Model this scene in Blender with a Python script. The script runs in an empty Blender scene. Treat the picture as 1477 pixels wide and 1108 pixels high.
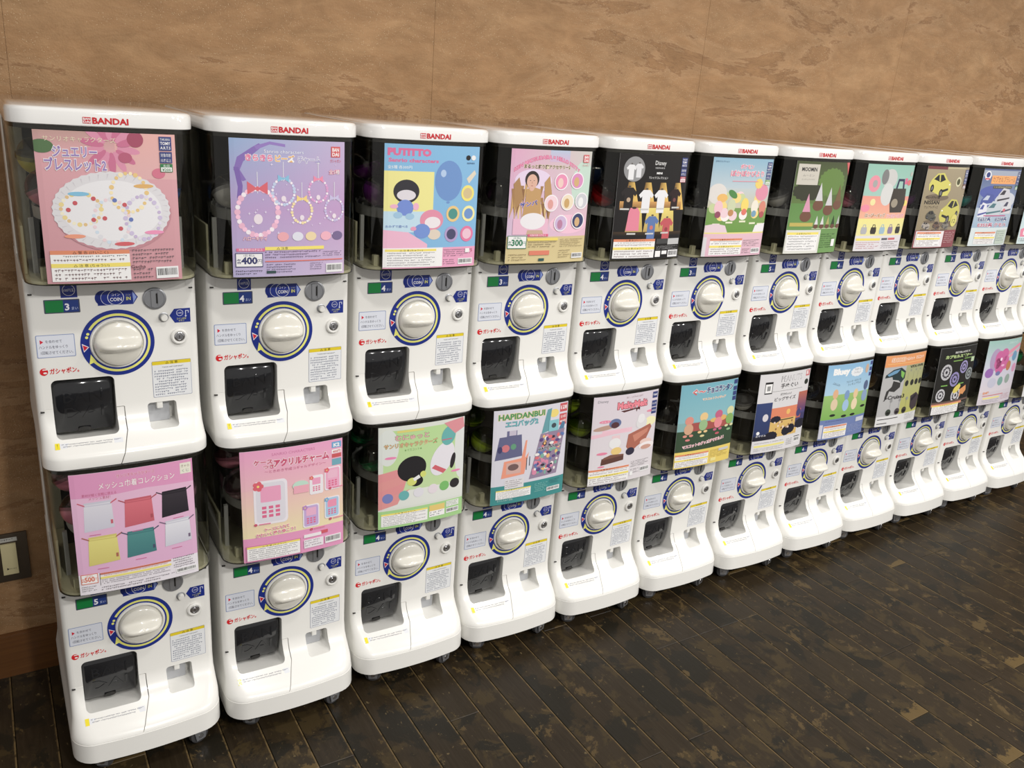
import bpy, bmesh, math, random
from mathutils import Vector, Matrix, noise
random.seed(7)
C = bpy.context.scene.collection
SC = bpy.context.scene
# ---------------------------------------------------------------- camera
YAW, PITCH, ROLL = math.radians(32.6837), math.radians(18.8722), math.radians(4.5753)
f_ = Vector((math.sin(YAW)*math.cos(PITCH), math.cos(YAW)*math.cos(PITCH), -math.sin(PITCH)))
r_ = f_.cross(Vector((0, 0, 1))).normalized(); u_ = r_.cross(f_)
r2 = math.cos(ROLL)*r_ + math.sin(ROLL)*u_; u2 = -math.sin(ROLL)*r_ + math.cos(ROLL)*u_
cd = bpy.data.cameras.new('camera'); cam = bpy.data.objects.new('camera', cd); C.objects.link(cam)
M = Matrix((r2, u2, -f_)).transposed().to_4x4(); M.translation = Vector((0.2105, -1.6308, 1.3904))
cam.matrix_world = M
cd.sensor_width = 36; cd.lens = 36*1219.63/1477; cd.clip_start = .02
SC.camera = cam
# ---------------------------------------------------------------- light
SC.view_settings.view_transform = 'Standard'; SC.view_settings.look = 'None'
SC.view_settings.gamma = 1; SC.view_settings.use_curve_mapping = False
SC.view_settings.exposure = 0.52
SC.cycles.max_bounces = 10; SC.cycles.transparent_max_bounces = 24
W = bpy.data.worlds.new('room'); SC.world = W; W.use_nodes = True
W.node_tree.nodes['Background'].inputs[0].default_value = (1.0, .965, .93, 1)
W.node_tree.nodes['Background'].inputs[1].default_value = .30
LIGHTS = [(x, y, e) for x in (.8, 2.3, 3.8, 5.3) for y, e in ((-1.15, 9), (-3.1, 38))]
for i, (x, y, e) in enumerate(LIGHTS):
    l = bpy.data.lights.new('ceiling_downlight', 'AREA'); l.shape = 'DISK'; l.size = .16
    l.energy = e; l.color = (1, .972, .938)
    o = bpy.data.objects.new('ceiling_downlight', l); o.location = (x, y, 2.75); C.objects.link(o)
# ---------------------------------------------------------------- helpers
def lin(c):
    return tuple(((v/255)/12.92 if v/255 <= .04045 else ((v/255+.055)/1.055)**2.4) for v in c[:3])
def mat(name, col, rough=.4, metal=0, coat=0, trans=None, spec=.5):
    m = bpy.data.materials.new(name); m.use_nodes = True
    b = m.node_tree.nodes['Principled BSDF']
    b.inputs['Base Color'].default_value = (*lin(col), 1); b.inputs['Roughness'].default_value = rough
    b.inputs['Metallic'].default_value = metal; b.inputs['Coat Weight'].default_value = coat
    b.inputs['Coat Roughness'].default_value = .06; b.inputs['Specular IOR Level'].default_value = spec
    return m
def clear(name, col, gloss=.06, rough=.05):
    m = bpy.data.materials.new(name); m.use_nodes = True; nt = m.node_tree; nt.nodes.clear()
    out = nt.nodes.new('ShaderNodeOutputMaterial'); mx = nt.nodes.new('ShaderNodeMixShader')
    t = nt.nodes.new('ShaderNodeBsdfTransparent'); t.inputs[0].default_value = (*col, 1)
    g = nt.nodes.new('ShaderNodeBsdfGlossy'); g.inputs['Roughness'].default_value = rough
    lw = nt.nodes.new('ShaderNodeLayerWeight'); lw.inputs[0].default_value = .5
    pw = nt.nodes.new('ShaderNodeMath'); pw.operation = 'POWER'; pw.inputs[1].default_value = 5; nt.links.new(lw.outputs['Facing'], pw.inputs[0])
    fr = nt.nodes.new('ShaderNodeMath'); fr.operation = 'MULTIPLY_ADD'; fr.inputs[1].default_value = .9; fr.inputs[2].default_value = gloss*.6; nt.links.new(pw.outputs[0], fr.inputs[0])
    nt.links.new(fr.outputs[0], mx.inputs[0]); nt.links.new(t.outputs[0], mx.inputs[1]); nt.links.new(g.outputs[0], mx.inputs[2])
    nt.links.new(mx.outputs[0], out.inputs[0]); return m
def printmat(name, rough=.3, coat=.3, sat=1.0):
    m = mat(name, (255, 255, 255), rough, coat=coat); nt = m.node_tree
    a = nt.nodes.new('ShaderNodeAttribute'); a.attribute_name = 'ink'; hs = nt.nodes.new('ShaderNodeHueSaturation'); hs.inputs['Saturation'].default_value = sat
    nt.links.new(a.outputs['Color'], hs.inputs['Color']); nt.links.new(hs.outputs[0], nt.nodes['Principled BSDF'].inputs['Base Color']); return m
WHITE = mat('white_plastic', (240, 239, 234), .28, coat=.3)
CREAM = mat('cream_plastic', (205, 203, 178), .35)
DARK = mat('dark_plastic', (34, 33, 31), .4)
SMOKE = mat('smoked_black_plastic', (30, 31, 34), .12, coat=.6)
GREYP = mat('grey_plastic', (178, 180, 184), .4)
TRAYG = mat('tray_grey', (170, 172, 176), .4)
METAL = mat('brushed_metal', (176, 178, 182), .35, metal=.75)
CHROME = mat('chrome', (210, 210, 212), .18, metal=1)
KNOB = mat('ivory_knob_plastic', (233, 230, 219), .18, coat=.6)
GROOVE = mat('matte_dark_grey', (60, 58, 56), .8)  # matte dark grey of the small hinge pins
GLOBE = clear('clear_globe_plastic', (.90, .895, .86))
CAPM = mat('polished_white_plastic', (240, 239, 236), .07, coat=1.0)
RUB = mat('rubber', (18, 18, 18), .6)
PRINT = printmat('printed_sheet', sat=.84); STICK = printmat('printed_sticker', .35, .1)  # poster ink desaturated: the plastic film's haze is put into the colour

def finish(bm, name, smooth=40):
    bmesh.ops.recalc_face_normals(bm, faces=bm.faces[:])
    me = bpy.data.meshes.new(name); bm.to_mesh(me); bm.free()
    if smooth:
        me.polygons.foreach_set('use_smooth', [True]*len(me.polygons)); me.set_sharp_from_angle(angle=math.radians(smooth))
    return me
def ob(name, me, m, parent=None, loc=(0, 0, 0)):
    o = bpy.data.objects.new(name, me); C.objects.link(o); o.location = loc
    if m and not me.materials: me.materials.append(m)
    elif m and me.materials[0] != m: o.material_slots[0].link = 'OBJECT'; o.material_slots[0].material = m
    if parent: o.parent = parent
    return o
def tag(o, label=None, cat=None, group=None, kind=None):
    for k, v in (('label', label), ('category', cat), ('group', group), ('kind', kind)):
        if v: o[k] = v
    return o
def outline(hw, yc, bulge, rc, yb, n=8, k=7):
    """plan outline, front toward -y: arc front, round front corners, straight sides, small back corners"""
    R = []
    xe = hw-rc
    for i in range(n+1):
        x = xe*i/n; R.append((x, yc+bulge*(x/hw)**2))
    y1 = R[-1][1]
    for i in range(1, k+1):
        a = math.pi/2*i/k; R.append((xe+rc*math.sin(a), y1+rc*(1-math.cos(a))))
    R.append((hw, yb-.006)); R.append((hw-.006, yb))
    L = [(-x, y) for x, y in reversed(R[1:])]
    return L+R
def loft(levels, yb, cap=(True, True), name='loft', mk=True):
    bm = bmesh.new(); rows = []
    for z, hw, yc, bu, rc, *cx in levels:
        rows.append([bm.verts.new((x+(cx[0] if cx else 0), y, z)) for x, y in outline(hw, yc, bu, rc, yb)])
    n = len(rows[0])
    for a, b in zip(rows, rows[1:]):
        for i in range(n):
            bm.faces.new((a[i], a[(i+1) % n], b[(i+1) % n], b[i]))
    if cap[0]: bm.faces.new(list(reversed(rows[0])))
    if cap[1]: bm.faces.new(rows[-1])
    return finish(bm, name) if mk else bm
def rrect(x0, z0, x1, z1, r, n=5):
    P = []
    for cx, cz, a0 in ((x1-r, z1-r, 0), (x0+r, z1-r, 90), (x0+r, z0+r, 180), (x1-r, z0+r, 270)):
        for i in range(n+1):
            a = math.radians(a0+90*i/n); P.append((cx+r*math.cos(a), cz+r*math.sin(a)))
    return P
def circ(cx, cz, r, n=32, ry=None, a0=0):
    return [(cx+r*math.cos(math.radians(a0)+2*math.pi*i/n), cz+(ry or r)*math.sin(math.radians(a0)+2*math.pi*i/n)) for i in range(n)]
def prism(bm, P, y0, y1, bev=0):
    a = [bm.verts.new((x, y0, z)) for x, z in P]; b = [bm.verts.new((x, y1, z)) for x, z in P]; n = len(P)
    bm.faces.new(a); bm.faces.new(list(reversed(b)))
    for i in range(n): bm.faces.new((a[i], b[i], b[(i+1) % n], a[(i+1) % n]))
def prism_me(P, y0, y1, name='p', smooth=40):
    bm = bmesh.new(); prism(bm, P, y0, y1); return finish(bm, name, smooth)
def box(bm, x0, y0, z0, x1, y1, z1):
    prism(bm, [(x0, z0), (x1, z0), (x1, z1), (x0, z1)], y0, y1)
def box_me(*a, bev=0):
    bm = bmesh.new(); box(bm, *a)
    if bev: bmesh.ops.bevel(bm, geom=bm.edges[:], offset=bev, segments=2, affect='EDGES', profile=.6)
    return finish(bm, 'box')
def lathe(P, axis='y', n=32, c=(0, 0, 0)):
    """P = [(radius, along)]"""
    bm = bmesh.new(); rows = []
    for r, t in P:
        row = []
        for i in range(n):
            a = 2*math.pi*i/n; u, v = r*math.cos(a), r*math.sin(a)
            p = {'y': (u, t, v), 'z': (u, v, t), 'x': (t, u, v)}[axis]
            row.append(bm.verts.new((p[0]+c[0], p[1]+c[1], p[2]+c[2])))
        rows.append(row)
    for a, b in zip(rows, rows[1:]):
        for i in range(n): bm.faces.new((a[i], a[(i+1) % n], b[(i+1) % n], b[i]))
    bm.faces.new(rows[0]); bm.faces.new(rows[-1])
    bmesh.ops.remove_doubles(bm, verts=bm.verts[:], dist=1e-6)
    return finish(bm, 'lathe')
# ---------------------------------------------------------------- flat print painter (vector art, coloured by attribute)
_T = {}
def textgeo(s, off=0.0, res=2):
    k = (s, round(off, 3), res)
    if k not in _T:
        cu = bpy.data.curves.new('t', 'FONT'); cu.body = s; cu.resolution_u = res; cu.offset = off; cu.fill_mode = 'FRONT'
        o = bpy.data.objects.new('t', cu); me = o.to_mesh()
        V = [(v.co.x, v.co.y) for v in me.vertices]; F = [tuple(p.vertices) for p in me.polygons]
        o.to_mesh_clear(); bpy.data.objects.remove(o); bpy.data.curves.remove(cu)
        if not V: V = [(0, 0)]
        _T[k] = (V, F)
    return _T[k]
class Art:
    """units: metres; origin top-left when posters (u right, v down) else plain x,z"""
    def __init__(s, w=None, h=None): s.w, s.h, s.I, s.l, s.bb, s.raw = w, h, [], 0, [], 0
    def up(s): return s
    def lay(s, pts, c):
        """a new ink layer whenever a shape overlaps one of another colour on the current layer"""
        if s.raw:
            if s.raw == 1: s.l += 1; s.bb = []; s.raw = 2
            return
        b = (min(p[0] for p in pts), min(p[1] for p in pts), max(p[0] for p in pts), max(p[1] for p in pts)); t = 1e-5
        for q in s.bb:
            if q[4] != c and b[0] < q[2]-t and b[2] > q[0]+t and b[1] < q[3]-t and b[3] > q[1]+t: s.l += 1; s.bb = []; break
        s.bb.append((*b, c))
    def xy(s, p): return ((p[0]-.5)*s.w, -p[1]*s.h) if s.w else p
    def P(s, pts, c, cs=None):
        pts = [s.xy(p) for p in pts]; s.lay(pts, c); s.I.append((pts, [tuple(range(len(pts)))], [lin(q) for q in cs] if cs else [lin(c)]*len(pts), s.l)); return s
    def R(s, x0, y0, x1, y1, c, c2=None, horiz=False):
        cs = None
        if c2: cs = [c, c2, c2, c] if horiz else [c, c, c2, c2]
        return s.P([(x0, y0), (x1, y0), (x1, y1), (x0, y1)], c, cs)
    def E(s, cx, cy, rx, ry, c, n=24, rot=0, jag=0, c2=None):
        k = (s.w/s.h) if s.w else 1; pts = []
        for i in range(n):
            a = 2*math.pi*i/n; j = 1+jag*(1 if i % 2 else -1); u, v = rx*j*math.cos(a), ry*j*math.sin(a)
            cr, sr = math.cos(rot), math.sin(rot); pts.append((cx+u*cr-v*sr, cy+(u*sr+v*cr)*k))
        return s.P(pts, c, [c if i < n/2 else c2 for i in range(n)] if c2 else None)
    def T(s, txt, x, y, h, c, al='c', off=0, sx=1, rot=0, wid=None, out=None, ow=.05, arc=0, res=2):
        """text: x,y baseline centre/left; h = cap height in art units (fraction of the height on posters)"""
        if out: s.T(txt, x, y, h, out, al, off+ow, sx, rot, wid, arc=arc, res=res)
        V, F = textgeo(txt, off, res); V0, _ = textgeo(txt, 0, res)
        x0 = min(v[0] for v in V0); x1 = max(v[0] for v in V0); H = h*(s.h or 1)/.70
        if wid: sx = wid*(s.w or 1)/max(1e-6, (x1-x0)*H)
        ax = {'c': (x0+x1)/2, 'l': x0, 'r': x1}[al]; ox, oy = s.xy((x, y)); cr, sr = math.cos(rot), math.sin(rot); Q = []
        for vx, vy in V:
            u, v = (vx-ax)*H*sx, vy*H; v -= arc*u*u
            Q.append((ox+u*cr-v*sr, oy+u*sr+v*cr))
        s.lay(Q, c); s.I.append((Q, F, [lin(c)]*len(Q), s.l)); return s
    def F(s, x0, y0, x1, y1, rows, c, fill=.5, seed=0, ragged=True):
        """body copy too small to read: rows of tiny stroke marks"""
        rnd = random.Random(seed+rows); rh = (y1-y0)/rows; k = (s.h/s.w) if s.w else 1; cw = abs(rh)*k*.62
        s.raw = 1
        for r in range(rows):
            y = y0+rh*(r+.2); xe = x1-(rnd.random()*.25*(x1-x0) if ragged and r % 2 else 0); x = x0
            while x < xe-cw:
                if rnd.random() < .9:
                    a = rnd.random()*.4; s.R(x+cw*.06, y+rh*a*.5, x+cw*.9, y+rh*(a*.5+.16), c); 
                    if rnd.random() < .8: s.R(x+cw*(.15+a), y, x+cw*(.3+a), y+rh*.6, c)
                x += cw*1.12
        s.raw = 0; s.bb = []; s.l += 1; return s
    def B(s, x0, y0, x1, y1, c=(20, 20, 20)):
        rnd = random.Random(5); s.R(x0, y0, x1, y1, (240, 240, 240)); s.up(); x = x0+.06*(x1-x0); 
        while x < x1-.08*(x1-x0):
            w = (x1-x0)*rnd.choice((.012, .02, .03)); s.R(x, y0+.15*(y1-y0), x+w, y0+.75*(y1-y0), c); x += w+(x1-x0)*rnd.choice((.014, .022))
        return s
    def build(s, name, fy, eps=.00004, cut=None, base=0.0):
        bm = bmesh.new(); L = bm.verts.layers.float_color.new('ink')
        for pts, Fs, cs, l in s.I:
            vs = []
            for (x, z), c in zip(pts, cs):
                v = bm.verts.new((x, -l*eps, z)); v[L] = (*c, 1); vs.append(v)
            for F in Fs:
                try: bm.faces.new([vs[i] for i in F])
                except ValueError: pass
        if cut:
            allg = lambda: bm.verts[:]+bm.edges[:]+bm.faces[:]
            for co, no in (((-s.w/2, 0, 0), (-1, 0, 0)), ((s.w/2, 0, 0), (1, 0, 0)), ((0, 0, 0), (0, 0, 1)), ((0, 0, -s.h), (0, 0, -1))):
                bmesh.ops.bisect_plane(bm, geom=allg(), plane_co=co, plane_no=no, dist=1e-7, clear_outer=True)
            n = int(s.w/2/cut)
            for i in range(-n, n+1):
                bmesh.ops.bisect_plane(bm, geom=allg(), plane_co=(i*cut, 0, 0), plane_no=(1, 0, 0), dist=1e-7)
        bmesh.ops.triangulate(bm, faces=[f for f in bm.faces if len(f.verts) > 4])
        for f in bm.faces:
            f.normal_update()
            if f.normal.y > 0: f.normal_flip()
        for v in bm.verts: v.co.y += fy(v.co.x, v.co.z)-base
        me = bpy.data.meshes.new(name); bm.to_mesh(me); bm.free(); return me
# ---------------------------------------------------------------- setting
def noisy_wall():
    m = mat('mica_plaster_wallpaper', (170, 130, 88), .62, spec=.35); nt = m.node_tree; N = nt.nodes.new; Lk = nt.links.new; b = nt.nodes['Principled BSDF']
    tc = N('ShaderNodeTexCoord'); geo = N('ShaderNodeNewGeometry')
    def noise_(scale, sc, det=6, rough=.6, dist=0):
        mp = N('ShaderNodeMapping'); mp.inputs['Scale'].default_value = sc; Lk(geo.outputs['Position'], mp.inputs[0])
        n = N('ShaderNodeTexNoise'); n.inputs['Scale'].default_value = scale; n.inputs['Detail'].default_value = det; n.inputs['Roughness'].default_value = rough; n.inputs['Distortion'].default_value = dist
        Lk(mp.outputs[0], n.inputs[0]); return n
    def ramp(src, stops):
        r = N('ShaderNodeValToRGB'); e = r.color_ramp.elements
        while len(e) < len(stops): e.new(.5)
        for q, (p, c) in zip(e, stops): q.position = p; q.color = (*lin(c), 1)
        Lk(src, r.inputs[0]); return r
    n1 = noise_(1.0, (2.1, 1, 7.5), 15, .68, .45)
    r1 = ramp(n1.outputs[0], [(.30, (150, 113, 77)), (.40, (164, 126, 87)), (.425, (148, 111, 76)), (.445, (176, 140, 102)), (.52, (166, 128, 89)), (.66, (180, 143, 103))])
    n2 = noise_(9.0, (1, 1, 2.2), 8, .7, .6); r2 = ramp(n2.outputs[0], [(.35, (218, 216, 212)), (.65, (250, 250, 250))])
    mx = N('ShaderNodeMixRGB'); mx.blend_type = 'MULTIPLY'; mx.inputs[0].default_value = 1; Lk(r1.outputs[0], mx.inputs[1]); Lk(r2.outputs[0], mx.inputs[2])
    # pale mica grains
    v = N('ShaderNodeTexVoronoi'); v.inputs['Scale'].default_value = 480; Lk(geo.outputs['Position'], v.inputs[0])
    sep = N('ShaderNodeSeparateColor'); Lk(v.outputs['Color'], sep.inputs[0])
    g1 = N('ShaderNodeMath'); g1.operation = 'GREATER_THAN'; g1.inputs[1].default_value = .90; Lk(sep.outputs[0], g1.inputs[0])
    n3 = noise_(3.0, (1, 1, 3)); g2 = N('ShaderNodeMath'); g2.operation = 'GREATER_THAN'; g2.inputs[1].default_value = .47; Lk(n3.outputs[0], g2.inputs[0])
    g4 = N('ShaderNodeMath'); g4.operation = 'LESS_THAN'; g4.inputs[1].default_value = .26; Lk(v.outputs['Distance'], g4.inputs[0])
    g3 = N('ShaderNodeMath'); g3.operation = 'MULTIPLY'; Lk(g1.outputs[0], g3.inputs[0]); Lk(g2.outputs[0], g3.inputs[1])
    g5 = N('ShaderNodeMath'); g5.operation = 'MULTIPLY'; Lk(g3.outputs[0], g5.inputs[0]); Lk(g4.outputs[0], g5.inputs[1])
    m2 = N('ShaderNodeMixRGB'); m2.inputs[2].default_value = (*lin((214, 192, 158)), 1); Lk(g5.outputs[0], m2.inputs[0]); Lk(mx.outputs[0], m2.inputs[1]); Lk(m2.outputs[0], b.inputs['Base Color'])
    bp = N('ShaderNodeBump'); bp.inputs['Strength'].default_value = .35; bp.inputs['Distance'].default_value = .004
    n4 = noise_(260, (1, 1, 1), 3); Lk(n4.outputs[0], bp.inputs['Height']); Lk(bp.outputs[0], b.inputs['Normal'])
    return m
def plank_mat():
    m = mat('worn_dark_floorboard', (60, 48, 34), .36, spec=.3); nt = m.node_tree; N = nt.nodes.new; Lk = nt.links.new; b = nt.nodes['Principled BSDF']
    geo = N('ShaderNodeNewGeometry'); oi = N('ShaderNodeObjectInfo'); tc = N('ShaderNodeTexCoord')
    off = N('ShaderNodeVectorMath'); off.operation = 'MULTIPLY_ADD'; off.inputs[1].default_value = (1, 1, 1)
    cmb = N('ShaderNodeCombineXYZ'); ml = N('ShaderNodeMath'); ml.operation = 'MULTIPLY'; ml.inputs[1].default_value = 7; Lk(oi.outputs['Random'], ml.inputs[0]); Lk(ml.outputs[0], cmb.inputs[2])
    Lk(geo.outputs['Position'], off.inputs[0]); Lk(cmb.outputs[0], off.inputs[2])
    def ns(scale, det, rough, dist, vec, sc=(1, 1, 1)):
        mp = N('ShaderNodeMapping'); mp.inputs['Scale'].default_value = sc; Lk(vec, mp.inputs[0])
        n = N('ShaderNodeTexNoise'); n.inputs['Scale'].default_value = scale; n.inputs['Detail'].default_value = det; n.inputs['Roughness'].default_value = rough; n.inputs['Distortion'].default_value = dist
        Lk(mp.outputs[0], n.inputs[0]); return n.outputs[0]
    def mr(src, a, b_):
        q = N('ShaderNodeMapRange'); q.inputs[1].default_value = a; q.inputs[2].default_value = b_; Lk(src, q.inputs[0]); return q.outputs[0]
    def mix(fac, c1, c2):
        q = N('ShaderNodeMixRGB'); 
        if isinstance(fac, float): q.inputs[0].default_value = fac
        else: Lk(fac, q.inputs[0])
        for i, c in ((1, c1), (2, c2)):
            if isinstance(c, tuple): q.inputs[i].default_value = (*lin(c), 1)
            else: Lk(c, q.inputs[i])
        return q.outputs[0]
    base = mix(oi.outputs['Random'], (38, 30, 19), (47, 38, 24))
    gr = ns(30, 5, .6, .4, off.outputs[0], (4, .35, 1)); base = mix(mr(gr, .35, .7), base, (50, 41, 29))
    big = ns(7.5, 14, .70, .5, geo.outputs['Position'], (1.2, 1, 1)); base = mix(mr(big, .535, .57), base, (60, 49, 30)); big2 = ns(7, 12, .66, .4, off.outputs[0]); base = mix(mr(big2, .54, .56), base, (33, 29, 21))
    wear = ns(11, 14, .74, .35, off.outputs[0], (1.1, .9, 1)); base = mix(mr(wear, .585, .61), base, (82, 67, 42))
    spot = ns(60, 4, .6, .2, off.outputs[0], (1.4, 1, 1)); base = mix(mr(spot, .67, .70), base, (100, 86, 60))
    # worn, paler long edges and ends of each board (object space: board is 1 unit wide before scaling)
    sx = N('ShaderNodeSeparateXYZ'); Lk(tc.outputs['Generated'], sx.inputs[0])
    def edge(out, w):
        a = N('ShaderNodeMath'); a.operation = 'SUBTRACT'; a.inputs[1].default_value = .5; Lk(out, a.inputs[0])
        c = N('ShaderNodeMath'); c.operation = 'ABSOLUTE'; Lk(a.outputs[0], c.inputs[0]); return mr(c.outputs[0], .5-w, .5)
    jag = ns(45, 6, .7, .5, geo.outputs['Position']); e1 = mr(sx.outputs[0], .945, .972)
    ad = N('ShaderNodeMath'); ad.operation = 'MULTIPLY'; Lk(e1, ad.inputs[0]); Lk(mr(jag, .36, .50), ad.inputs[1])
    e2 = mr(sx.outputs[1], .09, .0); a2 = N('ShaderNodeMath'); a2.operation = 'MULTIPLY'; Lk(e2, a2.inputs[0]); Lk(mr(oi.outputs['Random'], .4, .7), a2.inputs[1])
    a3 = N('ShaderNodeMath'); a3.operation = 'ADD'; Lk(a2.outputs[0], a3.inputs[0]); Lk(jag, a3.inputs[1]); base = mix(mr(a3.outputs[0], 1.16, 1.21), base, (92, 75, 45))
    base = mix(ad.outputs[0], base, (108, 90, 60))
    Lk(base, b.inputs['Base Color'])
    rr = N('ShaderNodeMapRange'); rr.inputs[3].default_value = .3; rr.inputs[4].default_value = .55; Lk(wear, rr.inputs[0]); Lk(rr.outputs[0], b.inputs['Roughness'])
    bp = N('ShaderNodeBump'); bp.inputs['Strength'].default_value = .2; bp.inputs['Distance'].default_value = .002; Lk(gr, bp.inputs['Height']); Lk(bp.outputs[0], b.inputs['Normal'])
    return m
WALLM = noisy_wall(); PLANK = plank_mat(); SUBF = mat('dark_subfloor', (14, 11, 8), .9)
WY = .37
fl = tag(ob('floor', box_me(-1.2, -3.2, -.05, 8.2, WY+.05, -.0125), SUBF), kind='structure')
PW = .0785; rnd = random.Random(3)
pm = {}
def plank_mesh(L):
    L = round(L, 2)
    if L not in pm:
        bm = bmesh.new(); box(bm, -PW/2+.0007, 0, -.012, PW/2-.0007, L-.0014, 0)
        bmesh.ops.bevel(bm, geom=[e for e in bm.edges if all(v.co.z > -.001 for v in e.verts)], offset=.0009, segments=1, affect='EDGES')
        pm[L] = finish(bm, 'plank', 30)
    return pm[L]
for i in range(-12, 84):
    x = .697+PW*(i+.5); 
    if x > 7.2: break
    y = WY-.004-rnd.choice((.0, .2, .4, .6)); ys = [WY-.004, y] if y < WY-.02 else [y]
    L = .9
    lim = -1.75 if x > .1 else -1.0
    while ys[-1] > lim: ys.append(ys[-1]-L)
    for a, b_ in zip(ys, ys[1:]):
        if x < 7.2: ob('plank', plank_mesh(a-b_), PLANK, fl, (x, b_, 0))
# wall: hung in paper sheets with hairline joints
wall = tag(ob('wall_back', box_me(-1.2, WY+.0012, 0, 8.2, WY+.12, 2.9), WALLM), kind='structure')
xs = [-1.2, -.62, .281, 1.19, 2.07, 2.98, 3.89, 4.8, 5.71, 6.62, 8.2]
for a, b_ in zip(xs, xs[1:]):
    ob('wallpaper_sheet', box_me(a+.0004, WY, .113, b_-.0004, WY+.0014, 2.9), WALLM, wall)
BB = mat('varnished_baseboard', (104, 68, 34), .35, coat=.3); nt = BB.node_tree
n_ = nt.nodes.new('ShaderNodeTexNoise'); n_.inputs['Scale'].default_value = 6; mp_ = nt.nodes.new('ShaderNodeMapping'); mp_.inputs['Scale'].default_value = (1, 1, 22)
g_ = nt.nodes.new('ShaderNodeNewGeometry'); rp_ = nt.nodes.new('ShaderNodeValToRGB'); rp_.color_ramp.elements[0].color = (*lin((84, 50, 24)), 1); rp_.color_ramp.elements[1].color = (*lin((124, 82, 42)), 1)
nt.links.new(g_.outputs['Position'], mp_.inputs[0]); nt.links.new(mp_.outputs[0], n_.inputs[0]); nt.links.new(n_.outputs[0], rp_.inputs[0]); nt.links.new(rp_.outputs[0], nt.nodes['Principled BSDF'].inputs['Base Color'])
bm = bmesh.new(); box(bm, -1.2, WY-.012, 0, 8.2, WY, .112); bmesh.ops.bevel(bm, geom=[e for e in bm.edges if all(v.co.z > .1 and v.co.y < WY-.01 for v in e.verts)], offset=.004, segments=2, affect='EDGES')
tag(ob('baseboard_back', finish(bm, 'bb'), BB), kind='structure')
# light switch
t = bpy.data.objects.new('light_switch', None); C.objects.link(t); t.location = (.155, WY, .311)
tag(t, 'brown metal wall switch with one cream rocker on the wall beside the first machine', 'switch')
BRZ = mat('bronze_anodised_plate', (82, 72, 60), .4, metal=.5); SWC = mat('cream_rocker', (214, 204, 160), .4)
ob('wall_plate', box_me(-.06, -.007, -.06, .06, 0, .06, bev=.002), BRZ, t)
rk = ob('rocker', box_me(.006, -.0125, -.04, .0365, -.006, .037, bev=.001), SWC, t)
A = Art(); A.P([(.014, -.028), (.019, -.025), (.014, -.022)], (30, 30, 30)); A.T('PUSH', .026, -.0265, .0022, (60, 60, 50), wid=.012)
ob('switch_marking', A.build('m', lambda x, z: -.0127), STICK, rk)
rk2 = ob('rocker', box_me(-.036, -.0125, -.04, -.003, -.006, .037, bev=.001), SWC, t)
A = Art(); A.R(-.037, .041, .040, .051, (196, 196, 190)); A.up(); A.F(-.03, .050, .036, .043, 1, (70, 70, 70), seed=3)
ob('name_strip', A.build('m', lambda x, z: -.0075), STICK, t)
# ---------------------------------------------------------------- capsule machine unit (z measured from the knob centre, y=0 is the front face)
UPL = [(-.2165, .143, -.0560, .007, .036), (-.1985, .143, -.0565, .007, .036), (-.1935, .1425, -.0545, .007, .035), (-.189, .142, -.0495, .007, .033), (-.181, .1415, -.039, .006, .029), (-.170, .141, -.0265, .005, .024), (-.158, .141, -.015, .004, .018), (-.145, .141, -.006, .003, .014), (-.132, .141, -.0015, .003, .012), (-.120, .141, 0, .003, .012), (.1225, .1415, 0, .003, .012)]
LOL = [(-.250, .1445, -.0845, .013, .048, -.003), (-.2095, .1447, -.0815, .013, .048, -.003), (-.2090, .1439, -.0803, .013, .047, -.003), (-.2080, .1439, -.0800, .013, .047, -.003), (-.2075, .1447, -.0805, .013, .048, -.003), (-.203, .1444, -.0785, .012, .047, -.003), (-.196, .144, -.0715, .011, .044, -.002), (-.187, .1435, -.058, .009, .036, -.001), (-.175, .142, -.040, .007, .028), (-.162, .1415, -.022, .005, .02), (-.148, .141, -.009, .004, .015), (-.133, .141, -.002, .003, .012), (-.120, .141, 0, .003, .012), (.1225, .1415, 0, .003, .012)]
YB = .325
def surf(levels):
    def f(x, z):
        for a, b in zip(levels, levels[1:]):
            if a[0] <= z <= b[0]:
                k = (z-a[0])/(b[0]-a[0]); return a[2]+(b[2]-a[2])*k+(a[3]+(b[3]-a[3])*k)*(x/.14)**2
        return 0.003*(x/.14)**2
    return f
SU, SL = surf(UPL), surf(LOL)
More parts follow.
